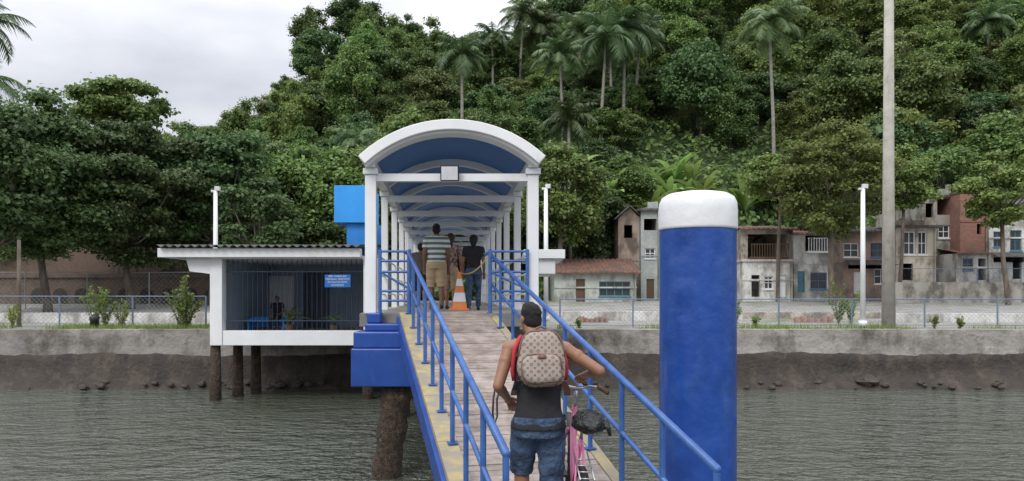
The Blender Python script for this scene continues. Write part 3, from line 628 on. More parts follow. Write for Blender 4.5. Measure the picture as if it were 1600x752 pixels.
# ------------------------------------------------------------------ houses
def house(name,label,px0,px1,py0,py1,d,depth,mat,ops=(),roof='flat',roofmat=None,frame=None,side=None,oh=.25,rh=.0,pitch=.8,ragged=0):
    x0,x1,z0,z1=X(px0,d),X(px1,d),Z(py1,d),Z(py0,d)
    e=E(name,((x0+x1)/2,d,z0),label,'house'); frame=frame or white
    xs=sorted({x0,x1,*[X(o[1],d) for o in ops],*[X(o[2],d) for o in ops]}); zs=sorted({z0,z1,*[Z(o[3],d) for o in ops],*[Z(o[4],d) for o in ops]})
    m=MB()
    for xa,xb in zip(xs,xs[1:]):
        for za,zb in zip(zs,zs[1:]):
            xm,zm=(xa+xb)/2,(za+zb)/2
            if any(X(o[1],d)<xm<X(o[2],d) and Z(o[4],d)<zm<Z(o[3],d) for o in ops): continue
            m.box((xa,d,za),(xb,d+.2,zb))
    m.box((x0,d+.201,z0-.5),(x0+.2,d+depth,z1)); m.box((x1-.2,d+.201,z0-.5),(x1,d+depth,z1)); m.box((x0+.201,d+depth-.2,z0-.5),(x1-.201,d+depth,z1)); m.box((x0+.2,d+.202,(z0+z1)/2-.08),(x1-.2,d+depth-.2,(z0+z1)/2+.05)); m.box((x0,d,z0-.8),(x1,d+.2,z0-.001))
    m.box((x0-.02,d-.05,(z0+z1)/2-.04),(x1+.02,d-.002,(z0+z1)/2+.05))
    if roof=='gable':
        h=pitch; m.add([(x0,d,z1),(x1,d,z1),((x0+x1)/2,d,z1+h),(x0,d+depth,z1),(x1,d+depth,z1),((x0+x1)/2,d+depth,z1+h)],[(0,1,2),(5,4,3)])
    if ragged:
        rq=random.Random(int(px0)); x=x0
        while x<x1-.15:
            w_=rq.uniform(.2,.5); m.box((x,d+.003,z1+.15),(min(x+w_,x1),d+.18,z1+.15+rq.uniform(.02,ragged))); x+=w_+.002
    m.make('wall',mat,e)
    w=MB(); xp=x1-.12; w.tube([(xp,d-.06,z0-.3),(xp,d-.06,z1-.05)],.04,6); w.make('drainpipe',pl_grey,e)
    for o in ops:
        k=o[0]; a,b_,zt,zb=X(o[1],d),X(o[2],d),Z(o[3],d),Z(o[4],d); 
        if k=='w':
            w=MB(); t=.06; y=d+.08
            w.box((a+.003,y,zb+.003),(a+t,y+.06,zt-.003),0); w.box((b_-t,y,zb+.003),(b_-.003,y+.06,zt-.003),0); w.box((a+t,y,zb+.003),(b_-t,y+.06,zb+t),0); w.box((a+t,y,zt-t),(b_-t,y+.06,zt-.003),0)
            nm=max(1,int((b_-a)/.6)); 
            for i in range(1,nm+1): xx=a+(b_-a)*i/(nm+1); w.box((xx-.02,y+.005,zb+t),(xx+.02,y+.05,zt-t),0)
            w.box((a+t,y+.006,(zt+zb)/2-.02),(b_-t,y+.049,(zt+zb)/2+.02),0)
            w.box((a+t,y+.03,zb+t),(b_-t,y+.036,zt-t),1); w.box((a-.05,d-.06,zb-.07),(b_+.05,d-.002,zb-.003),0)
            w.make('window',[o[5] if len(o)>5 else frame,glass],e)
        elif k=='d':
            w=MB(); w.box((a+.003,d+.08,zb),(b_-.003,d+.13,zt-.003)); w.box((a+.1,d+.07,zb+.15),(b_-.1,d+.079,(zb+zt)/2-.05)); w.box((a+.1,d+.07,(zb+zt)/2+.05),(b_-.1,d+.079,zt-.15)); w.make('door',o[5] if len(o)>5 else frame,e)
        elif k=='b':
            w=MB(); w.box((a-.1,d-.5,zb-.12),(b_+.1,d-.052,zb-.002)); x=a-.05
            w.box((a-.1,d-.5,zb+.75),(b_+.1,d-.44,zb+.8))
            while x<b_+.1: w.box((x-.02,d-.49,zb),(x+.02,d-.45,zb+.75)); x+=.16
            w.make('balcony',o[5] if len(o)>5 else frame,e)
        elif k=='a':
            w=MB(); w.add([(a-.2,d-.004,zt+.3),(b_+.2,d-.004,zt+.3),(b_+.25,d-.8,zt),(a-.25,d-.8,zt),(a-.2,d-.004,zt+.26),(b_+.2,d-.004,zt+.26),(b_+.25,d-.8,zt-.04),(a-.25,d-.8,zt-.04)],[(3,2,1,0),(4,5,6,7),(3,7,6,2),(0,4,7,3),(1,2,6,5)]); w.make('awning',o[5] if len(o)>5 else darkc,e)
    rm=roofmat or darkc; w=MB()
    if roof=='flat': w.box((x0-oh,d-oh,z1+.002),(x1+oh,d+depth+.1,z1+.14))
    elif roof=='slope':
        n=int((x1-x0+2*oh)/.09); h=pitch
        for k in range(n+1):
            xw=x0-oh+(x1-x0+2*oh)*k/n; hh=.04*math.cos(k*math.pi*2/3.3)
            for (y,z) in ((d-oh-.2,z1-.06),(d+depth*.6,z1+h),(d+depth+.3,z1)): w.v+=[(xw,y,z+hh+.05)]
            w.v.append((xw,d-oh-.2,z1-.09))
        for k in range(n): a=4*k; w.f+=[(a,a+4,a+5,a+1),(a+1,a+5,a+6,a+2),(a+3,a+7,a+4,a)]; w.mi+=[0,0,0]
    elif roof=='gable':
        xm=(x0+x1)/2; h=pitch
        w.add([(x0-oh,d-oh,z1-.1),(xm,d-oh,z1+h+.03),(xm,d+depth,z1+h+.03),(x0-oh,d+depth,z1-.1),(x1+oh,d-oh,z1-.1),(x1+oh,d+depth,z1-.1),(x0-oh,d-oh,z1),(xm,d-oh,z1+h+.13),(xm,d+depth,z1+h+.13),(x0-oh,d+depth,z1),(x1+oh,d-oh,z1),(x1+oh,d+depth,z1)],[(0,1,2,3),(1,4,5,2),(6,9,8,7),(7,8,11,10),(0,6,7,1),(1,7,10,4)])
    w.make('roof',rm,e); return e
tealf=M('teal_frame_paint',(.08,.24,.30),rough=.5); bluef=M('blue_frame_paint',(.10,.19,.36),rough=.5); brownf=M('brown_frame_wood',(.12,.07,.04),rough=.6)
H=house
H('row_house','narrow beige gabled house with crumbling plaster',966,1001,342,472,48,7,pl_beige,[('o',975,988,352,372),('w',972,986,405,425)],'gable',darkc,pitch=.75)
H('row_house','narrow house faced with grey lattice blocks',1001.5,1031,330,470,47.5,7,lattice,[('o',1006,1026,342,360),('w',1008,1024,388,404),('d',1010,1022,436,468,brownf)],'flat',darkc,ragged=.5)
H('row_house','low pale green house with terracotta tile roof',866,994,425,474,44,6,pl_green,[('w',936,985,440,463,tealf),('d',900,914,436,472,brownf)],'slope',terra,pitch=.9)
H('row_house','two storey cream house with dark upper veranda',1158,1239,358,462,46,7,pl_cream,[('o',1168,1196,366,404),('o',1202,1230,366,404),('b',1172,1226,366,402,brownf)],'slope',terra,pitch=.5)
H('row_house','white ground floor shop front with dark doors',1160,1238,409,466,44.5,1.4,pl_white,[('o',1174,1187,430,464),('w',1194,1208,432,452),('d',1216,1228,430,464,white)],'flat',pl_white,oh=.1)
H('row_house','white house with dark upper opening and blue window',1240,1299,366,458,45.5,7,pl_white,[('o',1258,1296,368,395),('b',1260,1294,370,393,white),('w',1266,1292,426,452,bluef),('d',1246,1257,424,457,tealf)],'slope',terra,pitch=.5)
H('row_house','faded salmon house half hidden behind a street tree',1300,1398,361,460,45.8,7,pl_salmon,[('w',1318,1342,380,402),('w',1360,1384,380,402,bluef),('d',1334,1350,425,459,white),('w',1366,1388,420,444,white),('a',1325,1388,414,420)],'slope',darkc,pitch=.6)
H('row_house','pale stained house with white shuttered windows',1400,1462,356,442,45,7,pl_cream,[('w',1412,1430,362,398),('w',1434,1448,362,398),('o',1410,1426,412,438)],'flat',darkc,ragged=.5)
H('row_house','unfinished upper storey with open window holes',1440,1492,308,440,47.5,6,pl_grey,[('o',1464,1488,310,336),('w',1466,1484,352,372),('o',1446,1458,318,340)],'flat',darkc,oh=.1,ragged=.7)
H('row_house','exposed red brick house wall under thin roof edge',1500,1543,302,390,46.4,6,brick_red,[('o',1508,1517,316,336),('o',1526,1533,350,366)],'flat',darkc,oh=.05,ragged=.3)
H('row_house','low stained white house below the brick wall',1494,1546,396,440,45.6,3,pl_white,[('w',1504,1520,404,422,bluef),('o',1528,1540,404,438)],'slope',terra,oh=.1,pitch=.3)
H('row_house','white plastered house with barred windows and awning',1545,1640,304,440,46.3,7,pl_white,[('o',1556,1574,312,340),('w',1552,1566,362,386,bluef),('w',1578,1596,360,392,tealf),('o',1582,1596,410,436),('a',1552,1600,402,410)],'slope',terra,oh=.2,pitch=.5)
H('row_house','plain grey plaster house further along the street',1650,1760,330,445,47,7,pl_grey,[('w',1670,1690,350,375),('w',1710,1730,350,375),('d',1690,1705,405,444,brownf)],'slope',terra)
H('row_house','small white house beside the lattice fronted house',1031.5,1150,380,468,49,6,pl_white,[('w',1045,1062,395,412),('w',1090,1110,395,412),('d',1120,1132,430,466,brownf)],'slope',terra,pitch=.6)
m=MB(); m.box((X(1390,43),43,-1),(X(1900,43),43.5,Z(441,43))); tag(m.make('terrace_wall',pl_grey),'stained grey terrace wall below the hillside houses','wall')
# ------------------------------------------------------------------ trees
specs=[(11,leaf_dark,3.8,3.4,7.4,34,13500,.24,.62),(12,leaf_mid,3.6,3.6,7.8,36,13500,.23,.66),(13,leaf_dark,4.3,2.9,7.0,38,14500,.24,.5),(14,leaf_mid,3.2,4.1,9.0,34,13500,.22,.75),(15,leaf_lite,3.5,3.0,7.4,34,12500,.22,.55),(16,leaf_mid,4.5,3.2,8.0,42,16000,.23,.5),(17,leaf_lite,2.8,3.6,8,30,11500,.21,.7),(18,leaf_olive,3.7,3.2,7.6,34,12500,.23,.55)]
proto=[make_tree_single('forest_tree_mesh',*s) for s in specs]
labels=['dark green broadleaf tree on the hillside','full mid green broadleaf tree on the hillside','wide dark layered tree on the hillside','tall rounded green tree on the hillside','yellow green feathery tree on the hillside','broad spreading green tree on the hillside','slim yellow green tree on the hillside','olive green broadleaf tree on the hillside']
PALMS=((722,66,96,3.2),(880,72,98,3.6),(938,70,70,4.1),(974,72,58,4.3),(992,76,70,3.9),(1210,64,46,3.6),(812,98,32,4.4),(850,98,50,4.2),(905,88,58,4.0),(1012,88,62,3.8),(1545,86,44,3.8),(560,60,230,2.6),(1090,76,125,3.0),(890,56,200,2.8),(770,94,66,3.4),(955,82,86,3.6))
rr=random.Random(21); rows=[]; y=50
while y<122: rows.append(y); y+=4.7+ (y-50)*.022
cnt=0
for j,y in enumerate(rows):
    x=X(-60,y); step=5.1+.024*(y-50)
    while x<X(1660,y):
        xx=x+rr.uniform(-1.6,1.6); yy=y+rr.uniform(-1.8,1.8); x+=step
        px=800+xx/yy*F; s=rr.uniform(.7,1.25); k=rr.choices(range(8),[3.0,4.8,2.2,4,3.2,4.4,3,2.6])[0]
        if px>850 and yy<58.5: continue
        if px<300 and yy>100: continue
        if 985<px<1115 and yy<69: continue
        near=[p for p in PALMS if abs(px-p[0])<34 and p[1]-15<yy<p[1]+1.0 and p[0] not in (560,890,1090)]
        if near: s=min(s,.72 if yy<near[0][1]-5 else .55)
        o=bpy.data.objects.new('forest_tree',proto[k]); COL.objects.link(o)
        if yy>105: s*=.95
        o.location=(xx,yy,terr(xx,yy)-.5*s); o.scale=(s*(1.25 if near else 1),s*(1.25 if near else 1),s*rr.uniform(.85,1.2)); o.rotation_euler=(0,0,rr.uniform(0,6.28)); tag(o,labels[k],'tree','trees covering the hillside'); cnt+=1
print('hill trees',cnt)
n=80000; rs=np.random.RandomState(4)
yy=rs.uniform(46,122,n); px=rs.uniform(-60,1660,n); xx=(px-800)/F*yy; keep=~((px>850)&(yy<56)); xx=xx[keep];yy=yy[keep]
base=np.array([terr(a,b_) for a,b_ in zip(xx,yy)]); hh=(np.sin(xx*1.1)*np.cos(yy*.9)+1)*.9
C=np.stack([xx,yy,base+rs.uniform(0,1,len(xx))**.7*(.5+hh)],1)
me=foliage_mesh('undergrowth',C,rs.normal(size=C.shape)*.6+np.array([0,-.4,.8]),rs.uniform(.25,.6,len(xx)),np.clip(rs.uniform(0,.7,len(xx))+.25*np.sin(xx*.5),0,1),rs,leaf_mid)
o=bpy.data.objects.new('undergrowth',me); COL.objects.link(o); o['kind']='stuff'; tag(o,'dense leafy undergrowth covering the hillside soil','undergrowth')
def nt_(seed,mat,px,d,ptop,rx,rz,nl,nleaf,ls,flat,label,gz=None,**k):
    gz=terr(X(px,d),d) if gz is None else gz; h=Z(ptop,d)-gz
    return make_tree_parts('shore_tree',seed,mat,rx,rz,h,nl,nleaf,ls,flat,(X(px,d),d,gz),label,**k)
LB=(.17,.30)
nt_(31,leaf_dark,75,36,125,4.6,4.9,85,44000,.18,.42,'large dark tree with layered foliage behind the brick wall',lobe=LB,low=True)
nt_(32,leaf_dark,205,38,158,4.2,4.7,75,38000,.18,.42,'large dark green tree with drooping layered branches',lobe=LB,low=True)
nt_(36,leaf_mid,185,43,112,3.4,2.0,34,15000,.20,.40,'flat topped green tree rising above its neighbours',lobe=LB)
nt_(33,leaf_dark,-30,33,150,4.2,4.4,55,20000,.20,.45,'dense dark green tree by the shore fence',lobe=LB)
nt_(34,leaf_dark,330,41,182,3.8,4.4,60,24000,.20,.5,'dense dark tree behind the terminal roof',lobe=LB,low=True)
nt_(35,leaf_dark,405,37,262,2.5,3.0,45,16000,.18,.5,'rounded dark tree beside the terminal',lobe=LB,low=True)
nt_(37,leaf_mid,500,46,215,3.6,3.8,50,18000,.21,.6,'green tree behind the light blue tank house',low=True)
nt_(38,leaf_mid,590,48,200,3.2,3.6,45,15000,.21,.6,'green tree rising behind the canopy roof',low=True)
nt_(39,leaf_mid,880,46,205,2.8,3.8,45,15000,.20,.6,'leafy green tree beside the covered walkway',low=True)
nt_(40,leaf_dark,925,50,280,2.6,2.9,40,13000,.21,.6,'dark leafy tree behind the tiled roof house',low=True)
nt_(41,leaf_lite,1300,41,165,4.0,4.2,85,26000,.16,.42,'spreading feathery street tree with visible limbs',lobe=(.14,.25),core=.2,trunk_r=.18,low=True)
nt_(42,leaf_lite,1215,44.2,225,2.5,2.1,34,10000,.17,.45,'small feathery tree before the row houses',lobe=(.2,.3),core=.2,trunk_r=.12)
nt_(46,leaf_mid,1405,44,215,2.6,2.4,38,11000,.17,.45,'feathery green tree among the row houses',lobe=(.2,.3),core=.2,trunk_r=.12,low=True)
nt_(43,leaf_mid,1575,41,215,2.8,2.7,46,15000,.17,.42,'feathery green tree in front of the brick house',lobe=(.18,.3),core=.2,trunk_r=.14,low=True)
nt_(44,leaf_mid,1100,56,335,2.5,2.0,30,9000,.22,.6,'bushy tree behind the small houses',low=True)
nt_(45,leaf_dark,420,49,200,3.8,4.0,45,16000,.23,.55,'dark tree at the foot of the hill',low=True)
nt_(47,leaf_mid,1470,50,225,3.0,2.4,36,11000,.2,.5,'leafy tree above the unfinished house',low=True)
for i,(px,d,pt_,rx) in enumerate(((20,44.5,300,3.0),(100,45.5,290,3.2),(165,45,310,2.8),(240,45.5,285,3.2),(300,44.8,300,2.8),(370,46,290,3.0),(450,44,330,2.4),(530,43,330,2.2))):
    nt_(120+i,(leaf_mid,leaf_dark)[i%2],px,d,pt_,rx,3.2,34,11000,.20,.6,'low bushy tree filling the shade behind the wall',low=True)
for i,(px,d,pc_,fl_) in enumerate(PALMS):
    x=X(px,d); zt=Z(pc_,d); g=terr(x,d)
    h=max(4.0,zt-g); make_palm(50+i,h,fl_,(x,d,zt-h),'tall palm with a pale slender trunk on the wooded hill','palms on the hillside')
make_palm(80,11.2,2.3,(X(-22,29),29,Z(52,29)-11.2),'tall palm with arching fronds by the shore','palms beside the fence',w=.6,nf=22)
make_palm(81,7.6,2.0,(X(-30,28),28,Z(140,28)-7.6),'shorter palm with drooping fronds by the shore','palms beside the fence',w=.6,nf=22)
for i,(px,py,d) in enumerate(((1005,285,60),(1030,270,62),(1055,262,63),(1080,268,62),(1020,310,57),(1070,300,60),(985,278,60),(1190,285,58),(955,295,58),(1100,290,60),(1045,290,59),(900,250,52),(1165,300,58))):
    x=X(px,d); zt=Z(py,d)
    e=plant((x,d,max(terr(x,d)-.3,zt-1.6)),4.0,13,leaf_banana,'banana plant with broad pale green leaves on the slope',90+i,'banana_plant',False); e['group']='banana plants on the slope'
for i,(px,d,h) in enumerate(((288,24.2,1.7),(297,24.3,1.4),(282,24.5,1.2),(165,24.6,1.5),(190,24.8,.9),(148,24.8,1.3),(1180,24.5,.35),(1460,24.4,.4),(1310,28,1.6),(1330,28.3,1.2),(20,24.8,.7),(1500,24.4,.3),(1150,28.6,.9),(905,24.3,.3))):
    rq=random.Random(300+i); rs=np.random.RandomState(200+i); m=MB(); pts=[]
    for q in range(9 if h>1 else 7):
        t=Vector((rq.uniform(-.32,.32)*h,rq.uniform(-.3,.3)*h,h*rq.uniform(.5,1.05))); mid=t*.5+Vector((rq.uniform(-.05,.05),0,.06)); m.tube([(0,0,-.05),mid,t],[.012,.008,.003],4)
        for u in range(int(34*h)+8):
            s=rq.random()**.7; p=(mid*(s*2) if s<.5 else mid.lerp(t,s*2-1)); pts.append(tuple(p+Vector([rq.gauss(0,.035) for _ in range(3)])))
    C=np.array(pts); k=len(C)
    me=foliage_mesh('leaves',C,rs.normal(size=C.shape)+np.array([0,-.3,.5]),rs.uniform(.06,.13,k),rs.uniform(.2,1,k),rs,leaf_lite,asp=.25)
    e=E('shrub',(X(px,d),d,-1.1),'straggly green shrub growing on top of the sea wall','shrub','shrubs along the sea wall'); o=bpy.data.objects.new('leaves',me); COL.objects.link(o); o.parent=e
    t=m.make('stems',bark); t.parent=e
m=MB(); ti=[]; rr=random.Random(77)
for i in range(13000):
    px=rr.choice([rr.uniform(-100,330),rr.uniform(870,1700)]); d=rr.uniform(23.3,24.9); x=X(px,d)
    if math.sin(x*1.7)+math.sin(x*.6+2)+rr.uniform(-1,1)<(-.5 if px<330 else .35): continue
    h=rr.uniform(.04,.22); a=rr.uniform(0,3.14); w_=.012; dx,dy=math.cos(a)*w_,math.sin(a)*w_; lx,ly=rr.uniform(-.06,.06),rr.uniform(-.06,.06)
    m.add([(x-dx,d-dy,-1.16),(x+dx,d+dy,-1.16),(x+lx,d+ly,-1.12+h)],[(0,1,2)]); t=rr.random(); ti+=[t,t,t]
o=m.make('grass',leaf_lite); a=o.data.attributes.new('tint','FLOAT','POINT'); a.data.foreach_set('value',ti); o['kind']='stuff'; tag(o,'patchy green grass growing behind the sea wall edge','grass')
# ------------------------------------------------------------------ people
def remesh(mb,name,mat,voxel,smooth,parent,it=4):
    me=bpy.data.meshes.new('tmp'); me.from_pydata(mb.v,[],mb.f); me.update(); o=bpy.data.objects.new('tmp',me); COL.objects.link(o)
    r=o.modifiers.new('r','REMESH'); r.mode='VOXEL'; r.voxel_size=voxel; r.use_smooth_shade=True
    s=o.modifiers.new('s','SMOOTH'); s.factor=.5; s.iterations=it
    dg=bpy.context.evaluated_depsgraph_get(); dg.update(); m2=bpy.data.meshes.new_from_object(o.evaluated_get(dg)); bpy.data.objects.remove(o)
    m2.name=name; m2.materials.clear(); m2.materials.append(mat); m2.polygons.foreach_set('use_smooth',[True]*len(m2.polygons))
    ob=bpy.data.objects.new(name,m2); COL.objects.link(ob)
    if parent: ob.parent=parent
    return ob
def hand(m,w,f,n,side,curl,s=1.0):
    w=Vector(w); f=Vector(f).normalized(); n=Vector(n); n=(n-f*n.dot(f)).normalized(); sd=f.cross(n).normalized()*side
    rot=Matrix((sd,f,n)).transposed()
    m.ell(w+f*.048*s,(.041*s,.052*s,.017*s),12,8,rot=rot,e=.8); m.cap(w-f*.02,w+f*.03*s,.026*s,.024*s,10)
    for i,(o,l) in enumerate(((.031,.9),(.0105,1.0),(-.0105,.93),(-.031,.75))):
        p=w+f*.088*s+sd*o*s; a=curl*.5
        for sl in (.042,.027,.022):
            d=f*math.cos(a)+n*math.sin(a)+sd*o*.8; q=p+d*sl*l*s; m.cap(p,q,.0092*s,.0082*s,8); p=q; a+=curl
    p=w+f*.02*s+sd*.03*s; q=p+(f*.55+sd*.7+n*.35)*.045*s; m.cap(p,q,.013*s,.011*s,8); q2=q+(f*.8+n*.4*(1+curl)-sd*.1)*.035*s; m.cap(q,q2,.010*s,.008*s,8)
SJ=dict(head=(0,.04,1.62),neck=(0,0,1.47),shL=(-.19,0,1.42),shR=(.19,0,1.42),elL=(-.24,-.03,1.13),elR=(.24,-.03,1.13),wrL=(-.24,.04,.88),wrR=(.24,.04,.88),hipL=(-.09,0,.90),hipR=(.09,0,.90),knL=(-.1,.08,.50),knR=(.1,-.03,.49),anL=(-.1,.08,.09),anR=(.1,-.16,.11),pel=(0,0,.95),chest=(0,0,1.3))
def person(label,base,rotz,J,skin,shirt,bottom,sleeve=.6,blen='knee',voxel=.011,slim=1.0,curl=.45,hn=((0,0,-1),(0,0,-1)),hair='short',headrot=0,sc=1.0,tank=False,hairmat=None,shoe=black,shirtz=.86):
    e=E('person',base,label,'person',rot=(0,0,rotz)); e.scale=(sc,)*3
    j={k:Vector(v) for k,v in {**SJ,**J}.items()}; s=slim
    b=MB(); P,Cc,Nk,Hd=j['pel'],j['chest'],j['neck'],j['head']
    def rings(g):
        L_=[]
        for t,rx,ry in ((-.12,.13,.105),(0,.165,.115),(.22,.148,.10),(.5,.142,.098),(.8,.165,.108),(1.0,.185,.112),(1.18,.19,.10),(1.34,.165,.082),(1.44,.10,.06)):
            c=P+(Cc-P)*t if t<=1 else Cc+(Nk-Cc)*((t-1)/.5)
            L_.append((c.x,c.y,c.z,rx*s+g,ry*s+g))
        return L_
    b.loft(rings(0)); b.cap(Nk-Vector((0,0,.05)),Hd+Vector((0,-.02,-.06)),.062,.054)
    Hr=Matrix.Rotation(headrot,3,'Z')
    def hp(x,y,z): return Hd+Hr@Vector((x,y,z))
    b.ell(Hd+Hr@Vector((0,-.008,.02)),(.077,.095,.098),16,12,rot=Hr); b.ell(hp(0,.025,-.045),(.056,.066,.072),14,10,rot=Hr)
    b.ell(hp(0,.095,-.022),(.014,.02,.022),8,6); b.ell(hp(0,.088,.022),(.05,.012,.012),8,6,rot=Hr); b.ell(hp(0,.083,-.062),(.024,.014,.009),8,6,rot=Hr); b.ell(hp(0,.075,-.1),(.022,.02,.016),8,6)
    for x in (-1,1): b.ell(hp(x*.078,-.008,-.008),(.011,.02,.031),8,8,rot=Hr)
    for q,sd in (('L',-1),('R',1)):
        sh,el,wr=j['sh'+q],j['el'+q],j['wr'+q]
        b.cap(sh,el,.052*s,.040*s); b.cap(sh+Vector((-sd*.07,0,.02)),sh,.055*s,.056*s); b.cap(el,el.lerp(wr,.35),.038*s,.040*s); b.cap(el.lerp(wr,.35),wr,.040*s,.026*s)
        b.ell(sh.lerp(el,.35),(.052*s,.052*s,.06),10,8)
        fd=(wr-el).normalized(); hand(b,wr,fd if not isinstance(J.get('hd'+q),tuple) else Vector(J['hd'+q]),hn[0 if q=='L' else 1],(-1 if q=='L' else 1)*1,curl,1.0)
        hi,kn,an=j['hip'+q],j['kn'+q],j['an'+q]
        b.cap(hi,kn,.088*s,.058*s); b.cap(kn,kn.lerp(an,.35)+Vector((0,-.015,0)),.055*s,.056*s); b.cap(kn.lerp(an,.35)+Vector((0,-.015,0)),an,.055*s,.036*s)
        b.cap(an+Vector((0,-.02,-.045)),an+Vector((0,.13,-.055)),.036,.03)
    remesh(b,'body',skin,voxel,.5,e,3)
    for x in (-1,1):
        m=MB(); m.ell(hp(x*.031,.078,0),(.013,.012,.010),10,8); o=m.make('eye',MATS['eye_white']); o.parent=e
    hm_=MB()
    if hair=='short': hm_.ell(hp(0,-.016,.045),(.0815,.095,.084),18,12,rot=Hr); hm_.ell(hp(0,-.050,-.012),(.076,.060,.078),14,10,rot=Hr); hm_.ell(hp(0,.005,.075),(.070,.072,.062),14,10,rot=Hr)
    else: hm_.ell(hp(0,-.02,.05),(.10,.11,.10),18,12); hm_.ell(hp(0,-.075,-.03),(.08,.07,.12),14,10)
    rq=random.Random(5); hm_.v=[tuple(c+rq.uniform(-.006,.006) for c in v) for v in hm_.v]
    remesh(hm_,'hair',hairmat or hairm,.007,.5,e,1)
    t=MB(); g=.016; RG=[r for r in rings(g)]
    RG=[(P.x,P.y,shirtz,.172*s+g,.125*s+g)]+[r for r in RG if r[2]>shirtz+.03]
    if tank: RG=RG[:-2]; RG[0]=(P.x,P.y,shirtz,.185*s+g+.006,.138*s+g+.006)
    t.loft(RG,24)
    if not tank: t.cap(Nk-Vector((0,0,.06)),Nk-Vector((0,0,.02)),.08,.07)
    for q,sd in (('L',-1),('R',1)):
        sh,el,wr=j['sh'+q],j['el'+q],j['wr'+q]
        if not tank:
            t.ell(sh,(.07*s,.07*s,.07*s),12,8); t.cap(sh+Vector((-sd*.09,0,.015)),sh,.07*s,.068*s); t.tube([sh,sh.lerp(el,sleeve)],[.07*s,.066*s],14)
        else:
            for yy in (-.045,.045): t.cap(Cc+Vector((sd*.10,yy+.02,.1)),Nk+Vector((sd*.095,yy*.6,-.03)),.034,.026)
            t.cap(Nk+Vector((sd*.095,-.03,-.03)),Nk+Vector((sd*.095,.03,-.03)),.026,.026)
    if tank:
        t.v=[(x*(1+.012*math.sin(z*40+x*20)),y+.006*math.sin(z*55+x*30),z) for x,y,z in t.v]
    remesh(t,'shirt',shirt,.011,.5,e,3)
    t=MB(); g=.018
    t.loft([(P.x,P.y,P.z-.12,.16*s+g,.12*s+g),(P.x,P.y,P.z-.04,.174*s+g,.126*s+g),(P.x,P.y,P.z+.03,.158*s+g,.114*s+g)],20)
    for q in 'LR':
        hi,kn,an=j['hip'+q],j['kn'+q],j['an'+q]
        t.ell(hi,(.1*s,.105*s,.11),12,8)
        if blen=='knee': t.tube([hi,hi.lerp(kn,.3),hi.lerp(kn,.5),hi.lerp(kn,.68),hi.lerp(kn,.8),hi.lerp(kn,.93),kn+(kn-hi).normalized()*.03],[.108*s,.102*s,.104*s,.092*s,.097*s,.086*s,.09*s],16)
        else: t.tube([hi,hi.lerp(kn,.5),kn,kn.lerp(an,.5),an+Vector((0,0,.01))],[.105*s,.092*s,.072*s,.066*s,.055*s],16)
    remesh(t,'trousers' if blen!='knee' else 'shorts',bottom,.011,.5,e,3)
    for q in 'LR':
        an=j['an'+q]; t=MB(); t.cap(an+Vector((0,-.03,-.055)),an+Vector((0,.14,-.062)),.04,.036); t.ell(an+Vector((0,-.02,-.03)),(.042,.05,.035),10,8); t.v=[(v[0],v[1],max(v[2],an.z-.088)) for v in t.v]
        remesh(t,'shoe',shoe,.010,.5,e,2)
    return e,j
def stripes(name,c1,c2,fr):
    m=bpy.data.materials.new(name); m.use_nodes=True; nt=m.node_tree; N=nt.nodes; L=nt.links; b=N['Principled BSDF']; b.inputs['Roughness'].default_value=.85
    tc=N.new('ShaderNodeTexCoord'); s=N.new('ShaderNodeSeparateXYZ'); L.new(tc.outputs['Object'],s.inputs[0])
    a=N.new('ShaderNodeMath'); a.operation='MULTIPLY'; a.inputs[1].default_value=fr; L.new(s.outputs[2],a.inputs[0]); f=N.new('ShaderNodeMath'); f.operation='FRACT'; L.new(a.outputs[0],f.inputs[0]); g=N.new('ShaderNodeMath'); g.operation='GREATER_THAN'; g.inputs[1].default_value=.5; L.new(f.outputs[0],g.inputs[0])
    mx=N.new('ShaderNodeMix'); mx.data_type='RGBA'; L.new(g.outputs[0],mx.inputs[0]); mx.inputs[6].default_value=(*c1,1); mx.inputs[7].default_value=(*c2,1); L.new(mx.outputs[2],b.inputs['Base Color']); return m
M('eye_white',(.7,.7,.68),rough=.3,bump=0)
stripe=stripes('striped_jersey',(.66,.70,.66),(.12,.16,.14),9.5)
fz=FL
person('man in striped t-shirt and khaki shorts walking onto the pier',(X(682,14.6),14.6,fz),.12,{},skinB,stripe,khaki,shoe=black,slim=1.14,sc=.975)
person('person in black t-shirt and jeans walking along the pier',(X(740,14.3),14.3,fz),-.05,dict(knL=(-.1,-.02,.50),anL=(-.1,-.14,.1),knR=(.1,.09,.5),anR=(.1,.1,.09)),skinB,blackc,denim,blen='ankle',slim=1.04,sc=.83,hair='curly')
person('woman in patterned top walking ahead on the pier',(X(704,15.5),15.5,fz),-.1,{},skinA,floral,khaki,slim=.98,sc=.90,blen='knee',hair='curly',hairmat=M('brown_hair',(.05,.025,.014),rough=.7,scale=30))
person('person in dark top further along the pier',(X(657,17.2),17.2,fz),.1,{},skinB,M('grey_brown_cloth',(.10,.075,.07),rough=.9),blackc,slim=1,sc=.86)
person('person in dark clothes seated on the terminal bench',(X(433,22),22.0,zf-.12),math.pi,dict(pel=(0,-.1,.52),chest=(0,-.06,.88),neck=(0,-.02,1.05),head=(0,.02,1.2),shL=(-.18,-.04,1.0),shR=(.18,-.04,1.0),elL=(-.22,.0,.74),elR=(.22,.0,.74),wrL=(-.12,.22,.62),wrR=(.12,.22,.62),hipL=(-.09,-.08,.48),hipR=(.09,-.08,.48),knL=(-.11,.36,.47),knR=(.11,.36,.47),anL=(-.11,.36,.09),anR=(.11,.38,.09)),skinB,blackc,blackc,blen='ankle',shirtz=.46,sc=.8)
MX,MY=.2,5.62; MZ=deckz(MX,MY)+.015
